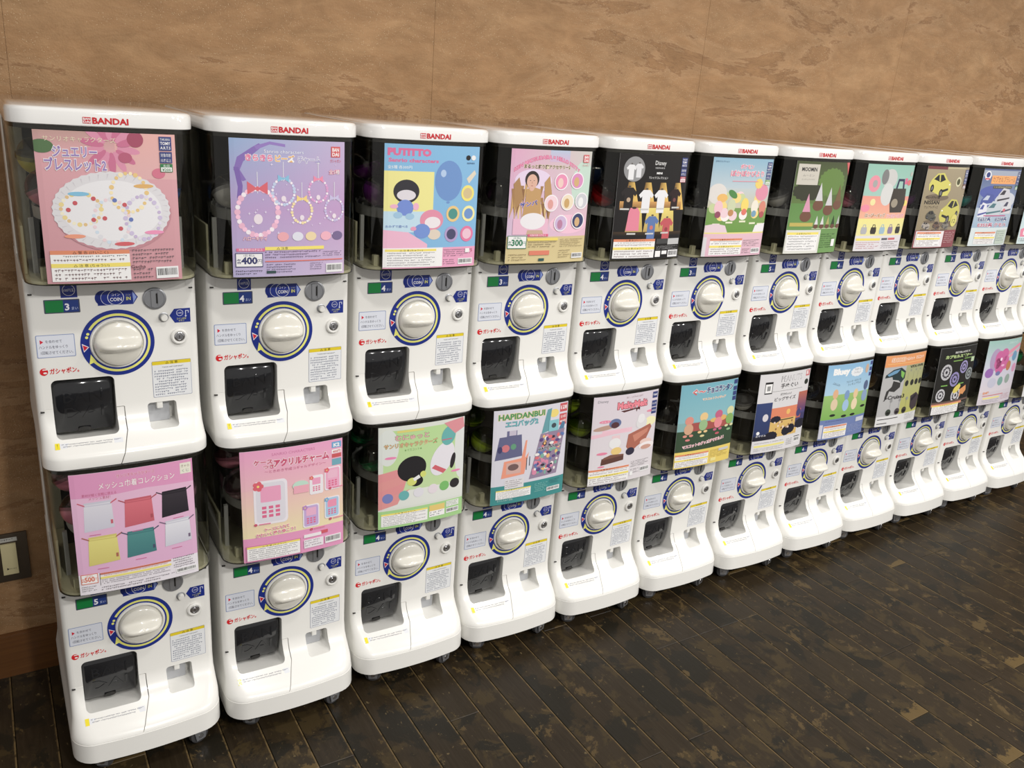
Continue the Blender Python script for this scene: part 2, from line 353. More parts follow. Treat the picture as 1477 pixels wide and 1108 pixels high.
def make_body(levels, name):
    bm = loft(levels, YB, mk=False); bmesh.ops.recalc_face_normals(bm, faces=bm.faces[:])
    me = bpy.data.meshes.new(name); bm.to_mesh(me); bm.free()
    o = bpy.data.objects.new('tmp', me); C.objects.link(o)
    low = levels is LOL; zb = levels[0][0]-.01; cut = []
    def cutter(bm):
        bmesh.ops.recalc_face_normals(bm, faces=bm.faces[:]); cm = bpy.data.meshes.new('c'); bm.to_mesh(cm); bm.free()
        co = bpy.data.objects.new('c', cm); C.objects.link(co); co.hide_render = True; cut.append(co)
        md = o.modifiers.new('b', 'BOOLEAN'); md.object = co; md.operation = 'DIFFERENCE'; md.solver = 'EXACT'
    bm = bmesh.new(); prism(bm, rrect(-.1155, -.1740, -.0115, -.0625, .010), -.2, .062)
    for v in bm.verts:
        if v.co.z < -.12: v.co.z -= .24*v.co.y
    cutter(bm)
    bm = bmesh.new(); prism(bm, rrect(.0425, -.1695, .0945, -.1240, .006), -.2, .035); cutter(bm)
    g = .0008; zl = -.207 if low else zb
    bm = bmesh.new(); xb = -.02
    pr = [(.002-g, -.1245), (.002+g, -.1245), (.002+g, -.165), (xb+g, zl), (xb-g, zl), (.002-g, -.165)]
    prism(bm, pr, -.2, .004); cutter(bm)
    bm = bmesh.new(); box(bm, -.0125, -.2, -.1253, .0012, .003, -.1237); cutter(bm)
    bm = bmesh.new(); box(bm, -.2, -.2, -.1187, -.1145, .003, -.1172); box(bm, -.2, -.2, .0982, -.1252, .003, .0998); cutter(bm)
    bm = bmesh.new(); box(bm, -.1266, -.2, .1000, -.1250, .003, .2); box(bm, .1210, -.2, .1000, .1226, .003, .2); cutter(bm)
    bm = bmesh.new(); box(bm, .1212, -.2, .0982, .2, .003, .0998); cutter(bm)
    dg = bpy.context.evaluated_depsgraph_get(); dg.update()
    me2 = bpy.data.meshes.new_from_object(o.evaluated_get(dg)); me2.name = name
    for q in cut+[o]: bpy.data.objects.remove(q)
    me2.polygons.foreach_set('use_smooth', [True]*len(me2.polygons)); me2.set_sharp_from_angle(angle=math.radians(32)); return me2
BODYU, BODYL = make_body(UPL, 'upper_body'), make_body(LOL, 'lower_body')
# globe: thin open shell (inner and outer skin)
GB, GT = .1235, .3835
def shell(lv, yb, th):
    bm = bmesh.new(); R = []
    for z, hw, yc, bu, rc in lv:
        R.append(([bm.verts.new((x, y, z)) for x, y in outline(hw, yc, bu, rc, yb)], [bm.verts.new((x, y, z)) for x, y in outline(hw-th, yc+th, bu, rc-th, yb-th)]))
    n = len(R[0][0])
    for (a, a2), (b, b2) in zip(R, R[1:]):
        for i in range(n):
            j = (i+1) % n; bm.faces.new((a[i], a[j], b[j], b[i])); bm.faces.new((a2[j], a2[i], b2[i], b2[j]))
    for q in (0, -1):
        a, a2 = R[q]
        for i in range(n): bm.faces.new((a[i], a2[i], a2[(i+1) % n], a[(i+1) % n]))
    return finish(bm, 'globe')
GLOBEM = shell([(GB, .1385, -.0570, .011, .040), (GB+.004, .1395, -.058, .011, .040), (GT, .1395, -.058, .011, .040)], .23, .0012)
GRIM = loft([(GB-.0012, .1385, -.0565, .011, .040), (GB-.0002, .139, -.057, .011, .04)], .23, name='rim')
GFLOOR = loft([(GB, .1365, -.054, .011, .038), (GB+.005, .136, -.0535, .011, .038)], .23, name='gf')
GTOP = shell([(GT-.007, .138, -.0565, .011, .038), (GT, .138, -.0565, .011, .038)], .23, .004)
def gsurf(x, z=0): 
    return -.0592+.011*(x/.1385)**2+max(0, abs(x)-.0985)**2*12
TRAY = lathe([(.098, .222), (.112, .222), (.113, .2425), (.110, .2425), (.109, .231), (.098, .231)], 'z', 40, (0, .062, 0))
DRUM = lathe([(.06, GB+.005), (.097, .16), (.097, .2385), (.03, .2385), (.012, .262), (.001, .264)], 'z', 32, (0, .075, 0))
def _fins():
    bm = bmesh.new()
    for i in range(20):
        a = 2*math.pi*(i+.5)/20; c, s = math.cos(a), math.sin(a)
        b0 = len(bm.verts); box(bm, .1095, -.002, .2415, .1125, .002, .2475); bm.verts.ensure_lookup_table()
        for v in bm.verts[b0:]: x, y = v.co.x, v.co.y; v.co.x, v.co.y = x*c-y*s, x*s+y*c+.062
    return finish(bm, 'fins')
FINS = _fins()
BACKP = box_me(-.112, .155, GB+.005, .1365, .168, GT-.002)
HOUS = loft([(.1235, .1405, .2305, 0, .004), (.3835, .1405, .2305, 0, .004)], YB, name='rear')
GUIDE = box_me(-.1355, .02, GB+.005, -.131, .155, .212, bev=.001)
POSTM = box_me(-.006, -.005, GB+.004, .006, .005, .150)
def _posts():
    bm = bmesh.new()
    box(bm, -.004, -.004, GB+.004, .004, .004, .224)
    return finish(bm, 'p')
RODS = _posts()
CAP = loft([(.3832, .1395, -.059, .011, .038), (.3845, .1415, -.0605, .011, .04), (.404, .1415, -.0600, .011, .04), (.4085, .140, -.058, .011, .039), (.4105, .1365, -.054, .011, .036)], .34, name='cap')
def knob_mesh():
    bm = bmesh.new(); R = .0405; nr, na = 16, 64; rows = []
    def h(r, a):
        x, z = r*math.cos(a), r*math.sin(a); q = min(1, r/R)
        dome = .010+.009*math.sqrt(max(0, 1-q**2.2))
        w = .0098*(1-.25*abs(x)/R); rid = math.exp(-(abs(z)/w)**3.2)*.0185*max(0, 1-(abs(x)/(R*.97))**5)
        return dome+rid
    for i in range(nr+1):
        r = R*math.sin(math.pi/2*i/nr) if i < nr else R; rows.append([bm.verts.new((r*math.cos(2*math.pi*j/na), -h(r, 2*math.pi*j/na), r*math.sin(2*math.pi*j/na))) for j in range(na)] if i else [bm.verts.new((0, -h(0, 0), 0))])
    for j in range(na): bm.faces.new((rows[0][0], rows[1][j], rows[1][(j+1) % na]))
    for a, b in zip(rows[1:], rows[2:]):
        for j in range(na): bm.faces.new((a[j], b[j], b[(j+1) % na], a[(j+1) % na]))
    base = [bm.verts.new((R*1.012*math.cos(2*math.pi*j/na), -.0015, R*1.012*math.sin(2*math.pi*j/na))) for j in range(na)]
    for j in range(na): bm.faces.new((rows[-1][j], base[j], base[(j+1) % na], rows[-1][(j+1) % na]))
    return finish(bm, 'knob', 50)
KNOBM = knob_mesh()
COLLAR = lathe([(.0472, .001), (.0472, -.0015), (.0462, -.003), (.0435, -.003), (.0425, -.001), (.0425, .001)], 'y', 64)
# ring sticker
BL, YE, RE = (28, 48, 138), (238, 236, 128), (214, 40, 62)
def band(A, r0, r1, a0, a1, c, n=40):
    A.raw = 1
    for i in range(n):
        t0, t1 = math.radians(a0+(a1-a0)*i/n), math.radians(a0+(a1-a0)*(i+1)/n)
        A.P([(r0*math.cos(t0), r0*math.sin(t0)), (r1*math.cos(t0), r1*math.sin(t0)), (r1*math.cos(t1), r1*math.sin(t1)), (r0*math.cos(t1), r0*math.sin(t1))], c)
    A.raw = 0; A.bb = []; A.l += 1
A = Art(); band(A, .0460, .0623, 0, 360, BL, 72); A.up(); band(A, .0508, .0552, -143, 149, YE, 64); band(A, .0462, .0476, 0, 360, (235, 235, 240), 64)
A.P([(-.0470, -.0185), (-.0505, -.0375), (-.0385, -.0325)][::-1], YE); 
A.E(-.0489, .0197, .0026, .0026, YE, 12); A.E(-.0512, .0135, .0026, .0026, YE, 12)
A.P([(-.0600, .0025), (-.0575, -.0140), (-.0484, -.0045)], (245, 240, 245)); A.up(); A.P([(-.0588, .0000), (-.0570, -.0115), (-.0505, -.0047)], RE)
RING = A.build('ring', lambda x, z: SU(x, 0)-.0004)
def stick(A): return {u: A.build('sticker', (lambda x, z, f=f: f(x, z)-.0004)) for u, f in (('U', SU), ('L', SL))}
ST = {}
A = Art(); A.R(-.086, .0885, -.0598, .1145, BL); A.up().E(-.0729, .1018, .0102, .0102, (240, 240, 245), 28).up().E(-.0729, .1018, .0093, .0093, BL, 28).up().T('100円玉', -.0729, .0996, .0042, (240, 240, 245), wid=.0165); ST['coin_type_sticker'] = (stick(A), 'small square navy sticker')
A = Art(); A.P(rrect(-.0325, .0705, .0385, .0975, .001), (255, 255, 255)).I.clear(); 
A.P([(-.0285, .0710), (.0300, .0710), (.0385, .0840), (.0300, .0970), (-.02, .0970), (-.0285, .09)], BL)
for i, x in enumerate((-.0195, -.010, .0015)):
    A.up().E(x, .0848, .0137 if i == 2 else .0132, .0137, (235, 238, 248) if i else BL, 30).up().E(x, .0848, .0126, .0130, BL, 30)
A.up().T('コイン', .0015, .0878, .0040, (240, 240, 250), wid=.0135).T('COIN', .0015, .0783, .0062, (245, 245, 250), wid=.019, off=.02).T('IN', .0225, .0790, .0062, YE, wid=.007, off=.02).T('ここに', .0225, .0875, .0022, YE, wid=.008)
A.P([(.0292, .0738), (.0304, .0738), (.0362, .084), (.0304, .0942), (.0292, .0942), (.0348, .084)], (150, 170, 235)); ST['coin_arrow_sticker'] = (stick(A), 'navy coin arrow sticker')
A = Art(); A.P([(.0912, .0448), (.1000, .0572), (.1285, .0572), (.1285, .0302), (.1000, .0302)], BL).up().E(.1095, .0488, .0062, .0062, (225, 228, 245), 20).up().E(.1095, .0488, .0054, .0054, BL, 20).up().T('100', .1095, .0472, .003, (235, 235, 250), wid=.0075)
band_c = (225, 228, 245); A.R(.1195, .0420, .1207, .0525, band_c).R(.1245, .0480, .1257, .0525, band_c).R(.1195, .0520, .1257, .0532, band_c).P([(.1178, .0428), (.1224, .0428), (.1201, .0402)], band_c).T('コイン返却', .112, .0362, .0028, YE, wid=.017).T('ボタン', .112, .0322, .0026, YE, wid=.010); ST['coin_return_sticker'] = (stick(A), 'navy sticker pointing at the coin return button')
A = Art(); A.P(rrect(-.1315, -.0190, -.0705, .0228, .002), (140, 156, 196)).up().P(rrect(-.1303, -.0178, -.0717, .0216, .0015), (226, 230, 240)).up().P([(-.1255, .0062), (-.1255, .0142), (-.1200, .0102)], RE).T('を合わせて', -.117, .0084, .0042, (60, 60, 80), 'l', wid=.026).T('ハンドルをゆっくり', -.1275, -.0020, .0046, (60, 60, 80), 'l', wid=.045).T('1回転させてください。', -.1255, -.0122, .0046, (60, 60, 80), 'l', wid=.051); ST['instruction_sticker'] = (stick(A), 'pale blue framed instruction sticker')
A = Art(); A.E(-.1240, -.0450, .0066, .0068, (216, 38, 46), 24).up().P([(-.1262, -.0420), (-.1188, -.0420), (-.1188, -.0400), (-.1255, -.0398)], (238, 236, 232)).E(-.1222, -.0472, .0030, .0018, (238, 236, 232), 16).T('ガシャポン。', -.1145, -.0492, .0078, (216, 38, 46), 'l', off=.025, wid=.0465, rot=.02); ST['printed_logo'] = (stick(A), 'red logo lettering')
A = Art(); A.P(rrect(.0545, -.1145, .1252, -.0425, .002), (120, 130, 165)).up().P(rrect(.0551, -.1139, .1246, -.0431, .0018), (236, 238, 240)).up().R(.0551, -.0500, .1246, -.0431, (232, 208, 50)).up().T('△ 注 意', .09, -.0486, .0042, (70, 60, 20), wid=.022)
A.F(.067, -.0535, .112, -.0575, 1, (40, 42, 60), seed=1, ragged=False).F(.058, -.0600, .1215, -.1120, 10, (70, 80, 115), seed=4); ST['caution_sticker'] = (stick(A), 'white caution sticker with a yellow heading')
A = Art(); A.R(-.1125, -.1805, -.0085, -.1738, (228, 230, 234)).up().R(-.1205, -.1815, -.1130, -.1728, (240, 222, 40)).up().T('！', -.1168, -.179, .005, (60, 50, 10)).F(-.110, -.1742, -.010, -.1800, 2, (80, 80, 105), seed=2); ST['warning_strip'] = (stick(A), 'thin white warning strip with a yellow end')
def price(n):
    A = Art(); A.P(rrect(-.1135, .0610, -.0572, .0858, .0015), (72, 76, 96)).up().R(-.1115, .0628, -.0835, .0840, (18, 128, 62)).R(-.0835, .0628, -.0592, .0840, (34, 58, 128)).up().T(n, -.0775, .0662, .0118, (245, 245, 250), off=.03).T('まい', -.0655, .0668, .0046, (200, 210, 240), wid=.0098)
    return stick(A)
PRICE = {n: price(n) for n in '345'}
SLOT = lathe([(.0206, .001), (.0206, -.0015), (.0195, -.0024), (.017, -.0024), (.0165, -.0016), (.0001, -.0016)], 'y', 40, (.0665, 0, .0792))
bm = bmesh.new(); box(bm, .0605, -.0038, .0640, .0655, -.001, .0945); box(bm, .0720, -.0034, .0660, .0728, -.001, .0925); SLOTB = finish(bm, 'sb')
SLOTH = box_me(.0690, -.0022, .0700, .0716, -.0012, .0890)
BTN = lathe([(.0062, .0005), (.0062, -.0065), (.0054, -.0078), (.0001, -.0082)], 'y', 24, (.0808, 0, .0425))
BTNR = lathe([(.0088, .0005), (.0088, -.0008), (.0078, -.0012), (.0066, -.0008)], 'y', 24, (.0806, 0, .0427))
LOCKC = lathe([(.0152, .001), (.0148, -.0028), (.0125, -.0042), (.0098, -.0036), (.0094, -.001), (.0094, .001)], 'y', 32, (.1062, 0, .0035))
LOCKB = lathe([(.0092, .001), (.0092, -.0028), (.0084, -.0034), (.0062, -.0034), (.0060, -.0022), (.0040, -.0022), (.0040, -.0036), (.0001, -.0036)], 'y', 28, (.1062, 0, .0035))
KEYH = prism_me(rrect(.1056, .0005, .1068, .0066, .0004), -.0040, -.0030)
# dispensing flap: a rolled cover, its embossed letters follow the roll
FP = [(.030, -.0635), (.0200, -.0650), (.0115, -.0700), (.0085, -.080), (.0075, -.095), (.0080, -.110), (.0100, -.124), (.0130, -.138), (.0170, -.150), (.0215, -.162), (.0265, -.171), (.0290, -.1745)]
def fprof(z):
    for (ya, za), (yb, zb) in zip(FP[2:], FP[3:]):
        if zb <= z <= za: return ya+(yb-ya)*(za-z)/(za-zb)
    return .0085
def flap_mesh():
    bm = bmesh.new(); x0, x1 = -.1145, -.0150; xs = [x0, x0+.002, x0+.0045, x1-.0045, x1-.002, x1]; dy = [.006, .002, 0, 0, .002, .006]; rows = []
    for (y, z) in FP: rows.append([bm.verts.new((x, y+d, z)) for x, d in zip(xs, dy)])
    for a, b in zip(rows, rows[1:]):
        for i in range(5): bm.faces.new((a[i], a[i+1], b[i+1], b[i]))
    me = finish(bm, 'flap', 60)
    return me
FLAPM = flap_mesh()
def sidewall():
    bm = bmesh.new(); 
    for x in (0,):
        P = [(y+.006, z) for y, z in FP]+[(.056, -.1745), (.056, -.0635)]
        a = [bm.verts.new((x-.0006, y, z)) for y, z in P]; b = [bm.verts.new((x+.0006, y, z)) for y, z in P]; n = len(P)
        bm.faces.new(a); bm.faces.new(list(reversed(b)))
        for i in range(n): bm.faces.new((a[i], b[i], b[(i+1) % n], a[(i+1) % n]))
    return finish(bm, 'fs', 30)
FLAPS = sidewall()
def arcline():
    bm = bmesh.new(); pts = [(-.012, y-.001, z) for y, z in FP]; 
    for (x, y, z), (x2, y2, z2) in zip(pts, pts[1:]):
        box(bm, x-.0012, min(y, y2)-.0004, min(z, z2), x, max(y, y2)+.0004, max(z, z2))
    return finish(bm, 'al', 0)
ARC = arcline()
def emboss():
    bm = bmesh.new()
    for s, zc in (('BAN', -.110), ('DAI', -.143)):
        V, F = textgeo(s, .0, 1); x0 = min(v[0] for v in V); x1 = max(v[0] for v in V); k = .066/(x1-x0); kz = .023/.7
        e = 0; T = [bm.verts.new((-.065+(vx-(x0+x1)/2)*k, 0, zc+vy*kz)) for vx, vy in V]
        for f in F:
            try: bm.faces.new([T[i] for i in f])
            except ValueError: pass
    for i in range(30):
        bmesh.ops.bisect_plane(bm, geom=bm.verts[:]+bm.edges[:]+bm.faces[:], plane_co=(0, 0, -.06-.004*i), plane_no=(0, 0, 1), dist=1e-7)
    for v in bm.verts: v.co.y = fprof(v.co.z)-.0009
    r = bmesh.ops.extrude_face_region(bm, geom=bm.faces[:])
    for v in [g for g in r['geom'] if isinstance(g, bmesh.types.BMVert)]: v.co.y += .0022
    return finish(bm, 'emb', 30)
EMB = emboss()
bm = bmesh.new(); prism(bm, circ(-.066, -.169, .011, 20, .0045), .0215, .0400); NOTCH = finish(bm, 'n')
RETP = prism_me(rrect(.0430, -.1690, .0842, -.1245, .004), .018, .0205)
RETT = box_me(.0595, .002, -.1375, .0700, .018, -.1243, bev=.0008)
HINGE = bmesh.new()
box(HINGE, -.0032, .0000, -.0012, .0032, .004, .0008)
HINGE = finish(HINGE, 'h', 0)
# caster
def caster_parts():
    bm = bmesh.new(); box(bm, -.016, -.016, .052, .016, .016, .0566); prism(bm, circ(0, .050, .012, 20), -.012, .012)
    for x in (-.0125, .0095): 
        P = [(-.008, .012), (.012, .012), (.020, .052), (-.014, .052)]
        a = [bm.verts.new((x, y+.006, z)) for y, z in P]; b = [bm.verts.new((x+.003, y+.006, z)) for y, z in P]
        bm.faces.new(a); bm.faces.new(list(reversed(b)))
        for i in range(4): bm.faces.new((a[i], b[i], b[(i+1) % 4], a[(i+1) % 4]))
    return finish(bm, 'fork', 30)
FORK = caster_parts()
WHEEL = lathe([(.006, -.007), (.0160, -.0085), (.0200, -.0065), (.0215, 0), (.0200, .0065), (.0160, .0085), (.006, .007)], 'x', 28, (0, .008, .0216))
HUB = lathe([(.0001, -.0135), (.0055, -.0135), (.0065, -.0122), (.0065, .0122), (.0055, .0135), (.0001, .0135)], 'x', 18, (0, .008, .0216))
WHM = mat('grey_wheel_plastic', (74, 74, 76), .3, coat=.3); 
# header logo on cap
A = Art(); A.R(-.0335, .3880, -.0215, .3980, (206, 32, 42)).up().T('BAN', -.0275, .3935, .0034, (245, 245, 245), wid=.0102, off=.03).T('DAI', -.0275, .3890, .0034, (245, 245, 245), wid=.0102, off=.03).T('BANDAI', .0075, .3884, .0094, (206, 32, 42), wid=.053, off=.035)
CAPLOGO = A.build('logo', lambda x, z: -.0600-.0008+.011*(x/.1415)**2)
def make_unit(k, up, x, y, zr, label, n):
    zb = zr-.2165 if up else 0.0; dz = zr-zb; u = 'U' if up else 'L'
    t = bpy.data.objects.new('capsule_machine', None); C.objects.link(t); t.location = (x, y, zb)
    tag(t, label, 'vending machine', 'upper capsule machines of the row' if up else 'lower capsule machines of the row')
    P = lambda nm, me, m, par=t, l=(0, 0, dz): ob(nm, me, m, par, l)
    S = lambda nm, me, m, par: ob(nm, me, m, par)
    body = P('body', BODYU if up else BODYL, WHITE); [ob('hinge_pin', HINGE, GROOVE, body, (hx, 0, hz)) for hx, hz in ((-.133, .0965), (-.133, -.1205), (.131, .0965))]
    gl = P('globe', GLOBEM, GLOBE); tag(gl, 'clear smoky display globe'); S('globe_rim', GRIM, DARK, gl); S('top_rim', GTOP, DARK, gl)
    tag(P('globe_floor', GFLOOR, CREAM), 'cream globe floor'); P('back_panel', BACKP, DARK); P('rear_housing', HOUS, WHITE); P('side_guide', GUIDE, CREAM)
    tr = P('capsule_tray', TRAY, TRAYG); tag(S('tray_teeth', FINS, TRAYG, tr), kind='stuff'); P('drum', DRUM, DARK); [P('support_post', POSTM, CREAM, l=(q, -.025, dz)) for q in (-.108, .094)]; [P('support_rod', RODS, GREYP, l=(q, .03, dz)) for q in (-.118, .122)]
    if up: c = P('cap', CAP, CAPM); tag(S('printed_logo', CAPLOGO, STICK, c), 'red logo lettering')
    r = P('knob_ring', RING, STICK); tag(r, 'navy and yellow turning-direction ring')
    co = P('knob_collar', COLLAR, WHITE); kn = P('knob', KNOBM, KNOB); kn.rotation_euler = (0, math.radians((0, 0, 1.5, -3, 0, 2, -1, 1, 0, -2, 1, 0)[k]), 0)
    cs = P('coin_slot', SLOT, METAL); S('coin_guide', SLOTB, METAL, cs); S('slot_opening', SLOTH, DARK, cs)
    b = P('return_button', BTN, WHITE); S('button_rim', BTNR, METAL, b)
    lc = P('lock_collar', LOCKC, WHITE); lb = S('lock_barrel', LOCKB, CHROME, lc); S('keyhole', KEYH, DARK, lc)
    fl_ = P('dispensing_flap', FLAPM, SMOKE); tag(fl_, 'glossy black rolled flap'); [ob('flap_side', FLAPS, SMOKE, fl_, (q, 0, 0)) for q in (-.1140, -.0155)]; S('embossed_lettering', EMB, SMOKE, fl_); S('finger_notch', NOTCH, DARK, fl_)
    
    rf = P('coin_return_flap', RETP, GREYP); S('flap_tab', RETT, WHITE, rf)
    for nm, (d, lb_) in ST.items(): tag(P(nm, d[u], STICK), lb_)
    tag(P('price_sticker', PRICE[n][u], STICK), 'green and navy price sticker reading '+n)
    if not up:
        for cx, cy, rz in ((-.0851, -.030, 1.15), (.1008, -.036, 1.9), (-.1, .27, 0), (.1, .27, 0)):
            c = ob('caster', FORK, METAL, t, (cx, cy, 0)); c.rotation_euler.z = rz; S('wheel', WHEEL, WHM if cy < 0 else RUB, c); S('wheel_hub', HUB, CHROME, c)
    return t
# ---------------------------------------------------------------- display posters
PWD, PHT = .213, .248
K, Wt = (40, 38, 40), (246, 245, 244)
def caution(A, x0, y0, x1, y1, orange=True, seed=1, ink=(110, 70, 75), frame=None):
    h = y1-y0
    if frame: A.R(x0-.008, y0-.007, x1+.008, y1+.007, frame).up()
    A.R(x0, y0, x1, y1, (244, 243, 242)).up(); y = y0
    if orange:
        A.R(x0, y, x1, y+.13*h, (226, 120, 58)).up().T('△ 警 告 (けいこく)', (x0+x1)/2, y+.11*h, .075*h, K, wid=.45*(x1-x0))
        A.F(x0+.1*(x1-x0), y+.15*h, x1-.02, y+.24*h, 1, K, seed=seed).F(x0+.02, y+.25*h, x1-.02, y+.38*h, 1, ink, seed=seed+1); y += .42*h
    A.R(x0, y, x1, y+.13*h, (244, 222, 60)).up().T('△ 注 意 (ちゅうい)', (x0+x1)/2, y+.11*h, .075*h, K, wid=.45*(x1-x0))
    A.F(x0+.02, y+.16*h, x1-.015, y1-.02*h, 3 if orange else 6, ink if orange else (90, 90, 96), seed=seed+2).up()
def tomy(A, x, y, w=.095, price='¥200', pc=(30, 130, 70)):
    B_ = (36, 56, 128)
    A.up().R(x, y, x+w, y+.092, B_).up().T('TAKARA', x+w/2, y+.026, .016, Wt, wid=w*.8).T('TOMY', x+w/2, y+.054, .020, Wt, wid=w*.8, off=.02).T('A.R.T.S', x+w/2, y+.082, .018, Wt, wid=w*.8, off=.02)
    A.R(x, y+.1, x+w, y+.175, B_).up().T('対象年齢', x+w/2, y+.132, .018, Wt, wid=w*.82).T('15才以上', x+w/2, y+.166, .018, Wt, wid=w*.82)
    A.R(x, y+.18, x+w, y+.235, pc).R(x+.006, y+.203, x+w-.006, y+.231, Wt).up().T('各1回', x+w/2, y+.199, .012, Wt, wid=w*.5).T(price, x+w/2, y+.228, .018, pc, wid=w*.7, off=.02)
def bandai(A, x, y, w=.085):
    A.up().R(x, y, x+w, y+w*.92, (214, 36, 44)).up().T('BAN', x+w/2, y+w*.42, w*.3, Wt, wid=w*.72, off=.03).T('DAI', x+w/2, y+w*.82, w*.3, Wt, wid=w*.72, off=.03)
    A.T('ガシャポン', x+w/2, y+w*1.35, w*.22, (214, 60, 90), wid=w*1.2)
def yen(A, x, y, p, c, w=.2, h=.09):
    A.up().P([(x, y), (x+w, y), (x+w, y+h), (x, y+h)], c).up().R(x+.006, y+.006, x+w-.006, y+h-.006, Wt).up().T('各', x+.13*w, y+.72*h, .25*h, c, off=.02).T(p, x+.5*w, y+.76*h, .46*h, c, wid=.56*w, off=.04).T('円', x+.88*w, y+.72*h, .25*h, c).T('1回 税込', x+.5*w, y+.24*h, .13*h, c, wid=.4*w)
def foot(A, x0, y0, x1, y1, c=K, seed=3, ink=(90, 84, 90)):
    """small print, maker's line and barcode"""
    m = (x0+x1)/2; A.up().F(x0, y0, x1-.02, y0+(y1-y0)*.5, 4, ink, seed=seed); A.B(m, y1-(y1-y0)*.38, x1, y1); A.F(x0, y0+(y1-y0)*.62, m-.02, y1, 3, ink, seed=seed+4)
def beads(A, cx, cy, rx, ry, cols, n=20, r=.014, rot=0):
    A.raw = 1
    for i in range(n):
        a = 2*math.pi*i/n; A.E(cx+rx*math.cos(a), cy+ry*math.sin(a)*PWD/PHT, r*(1+.3*(i % 3 == 0)), r*(1+.3*(i % 3 == 0)), cols[i % len(cols)], 10)
    A.raw = 0; A.bb = []; A.l += 1
def star(A, x, y, r, c): A.P([(x, y-r), (x+.2*r, y-.2*r), (x+r, y), (x+.2*r, y+.2*r), (x, y+r), (x-.2*r, y+.2*r), (x-r, y), (x-.2*r, y-.2*r)], c)
def bag(A, x, y, w, h, c, c2, cord):
    A.up().P([(x+.06*w, y), (x+.95*w, y-.02*h), (x+w, y+h*.93), (x, y+h)], c, [c, c, c2, c2]).up().R(x+.05*w, y+.09*h, x+.95*w, y+.13*h, c2).P([(x+.06*w, y), (x+.95*w, y-.02*h), (x+.95*w, y+.05*h), (x+.06*w, y+.07*h)], c2)
    A.P([(x-.14*w, y-.03*h), (x+.08*w, y+.08*h), (x+.08*w, y+.12*h), (x-.16*w, y)], cord).P([(x+1.12*w, y-.05*h), (x+.92*w, y+.07*h), (x+.92*w, y+.11*h), (x+1.14*w, y-.01*h)], cord).R(x+.88*w, y+.66*h, x+.96*w, y+.8*h, cord)
def tee(A, x, y, w, c, d=None, slim=1):
    h = w*1.15; A.up().P([(x-.25*w, y), (x+.25*w, y), (x+.55*w, y+.22*h), (x+.42*w, y+.36*h), (x+.30*w, y+.28*h), (x+.30*w, y+h), (x-.30*w, y+h), (x-.30*w, y+.28*h), (x-.42*w, y+.36*h), (x-.55*w, y+.22*h)], c)
    A.up().E(x, y-.01, .1*w, .05*w, (90, 80, 70), 10)
    if d: A.E(x, y+.5*h, .13*w, .13*w, d, 12)
def tote(A, x, y, w, h, c, hc=None):
    hc = hc or c; A.up(); A.P([(x-.28*w, y), (x-.2*w, y-.4*h), (x+.2*w, y-.4*h), (x+.28*w, y), (x+.17*w, y), (x+.12*w, y-.3*h), (x-.12*w, y-.3*h), (x-.17*w, y)], hc); A.P([(x-.42*w, y), (x+.42*w, y), (x+.5*w, y+.6*h), (x+.38*w, y+h), (x-.38*w, y+h), (x-.5*w, y+.6*h)], c)
def pill(A, x, y, w, c, txt=None):
    A.up().E(x, y, w/2, w*.11, c, 16)
    if txt: A.up().T(txt, x, y+.008, .012, Wt, wid=w*.7)
def car(A, x, y, s, c, d=(40, 40, 44), fl=1):
    q = lambda p: [(x+fl*a*s, y+b*s*.86) for a, b in p]; A.up()
    A.E(x, y+.36*s, .55*s, .10*s, (120, 104, 84), 20)
    A.P(q([(-.5, .05), (-.42, -.10), (-.2, -.28), (.1, -.30), (.3, -.12), (.52, 0), (.56, .2), (.45, .36), (.1, .38), (-.46, .2)]), c).up()
    A.P(q([(-.33, -.11), (-.17, -.24), (.06, -.25), (.22, -.10), (.0, -.03)]), d).P(q([(.12, .2), (.42, .14), (.44, .2), (.14, .28)]), d).P(q([(-.12, -.24), (-.06, -.24), (-.02, -.05), (-.08, -.07)]), c)
    A.E(x-fl*.34*s, y+.13*s, .075*s, .11*s, (28, 28, 30), 16).E(x+fl*.1*s, y+.25*s, .09*s, .12*s, (28, 28, 30), 16).up().E(x-fl*.34*s, y+.13*s, .04*s, .06*s, (120, 120, 125), 12).E(x+fl*.1*s, y+.25*s, .05*s, .07*s, (120, 120, 125), 12).E(x+fl*.46*s, y+.03*s, .04*s, .02*s, (245, 245, 225), 10)
def blot(A, x, y, rx, ry, c, n=28, seed=0):
    r = random.Random(seed); A.P([(x+rx*(1+.22*(r.random()-.5))*math.cos(2*math.pi*i/n), y+ry*(1+.22*(r.random()-.5))*math.sin(2*math.pi*i/n)) for i in range(n)], c)
POST = {}
def poster(key, label):
    def d(f):
        POST[key] = (f, label); return f
    return d
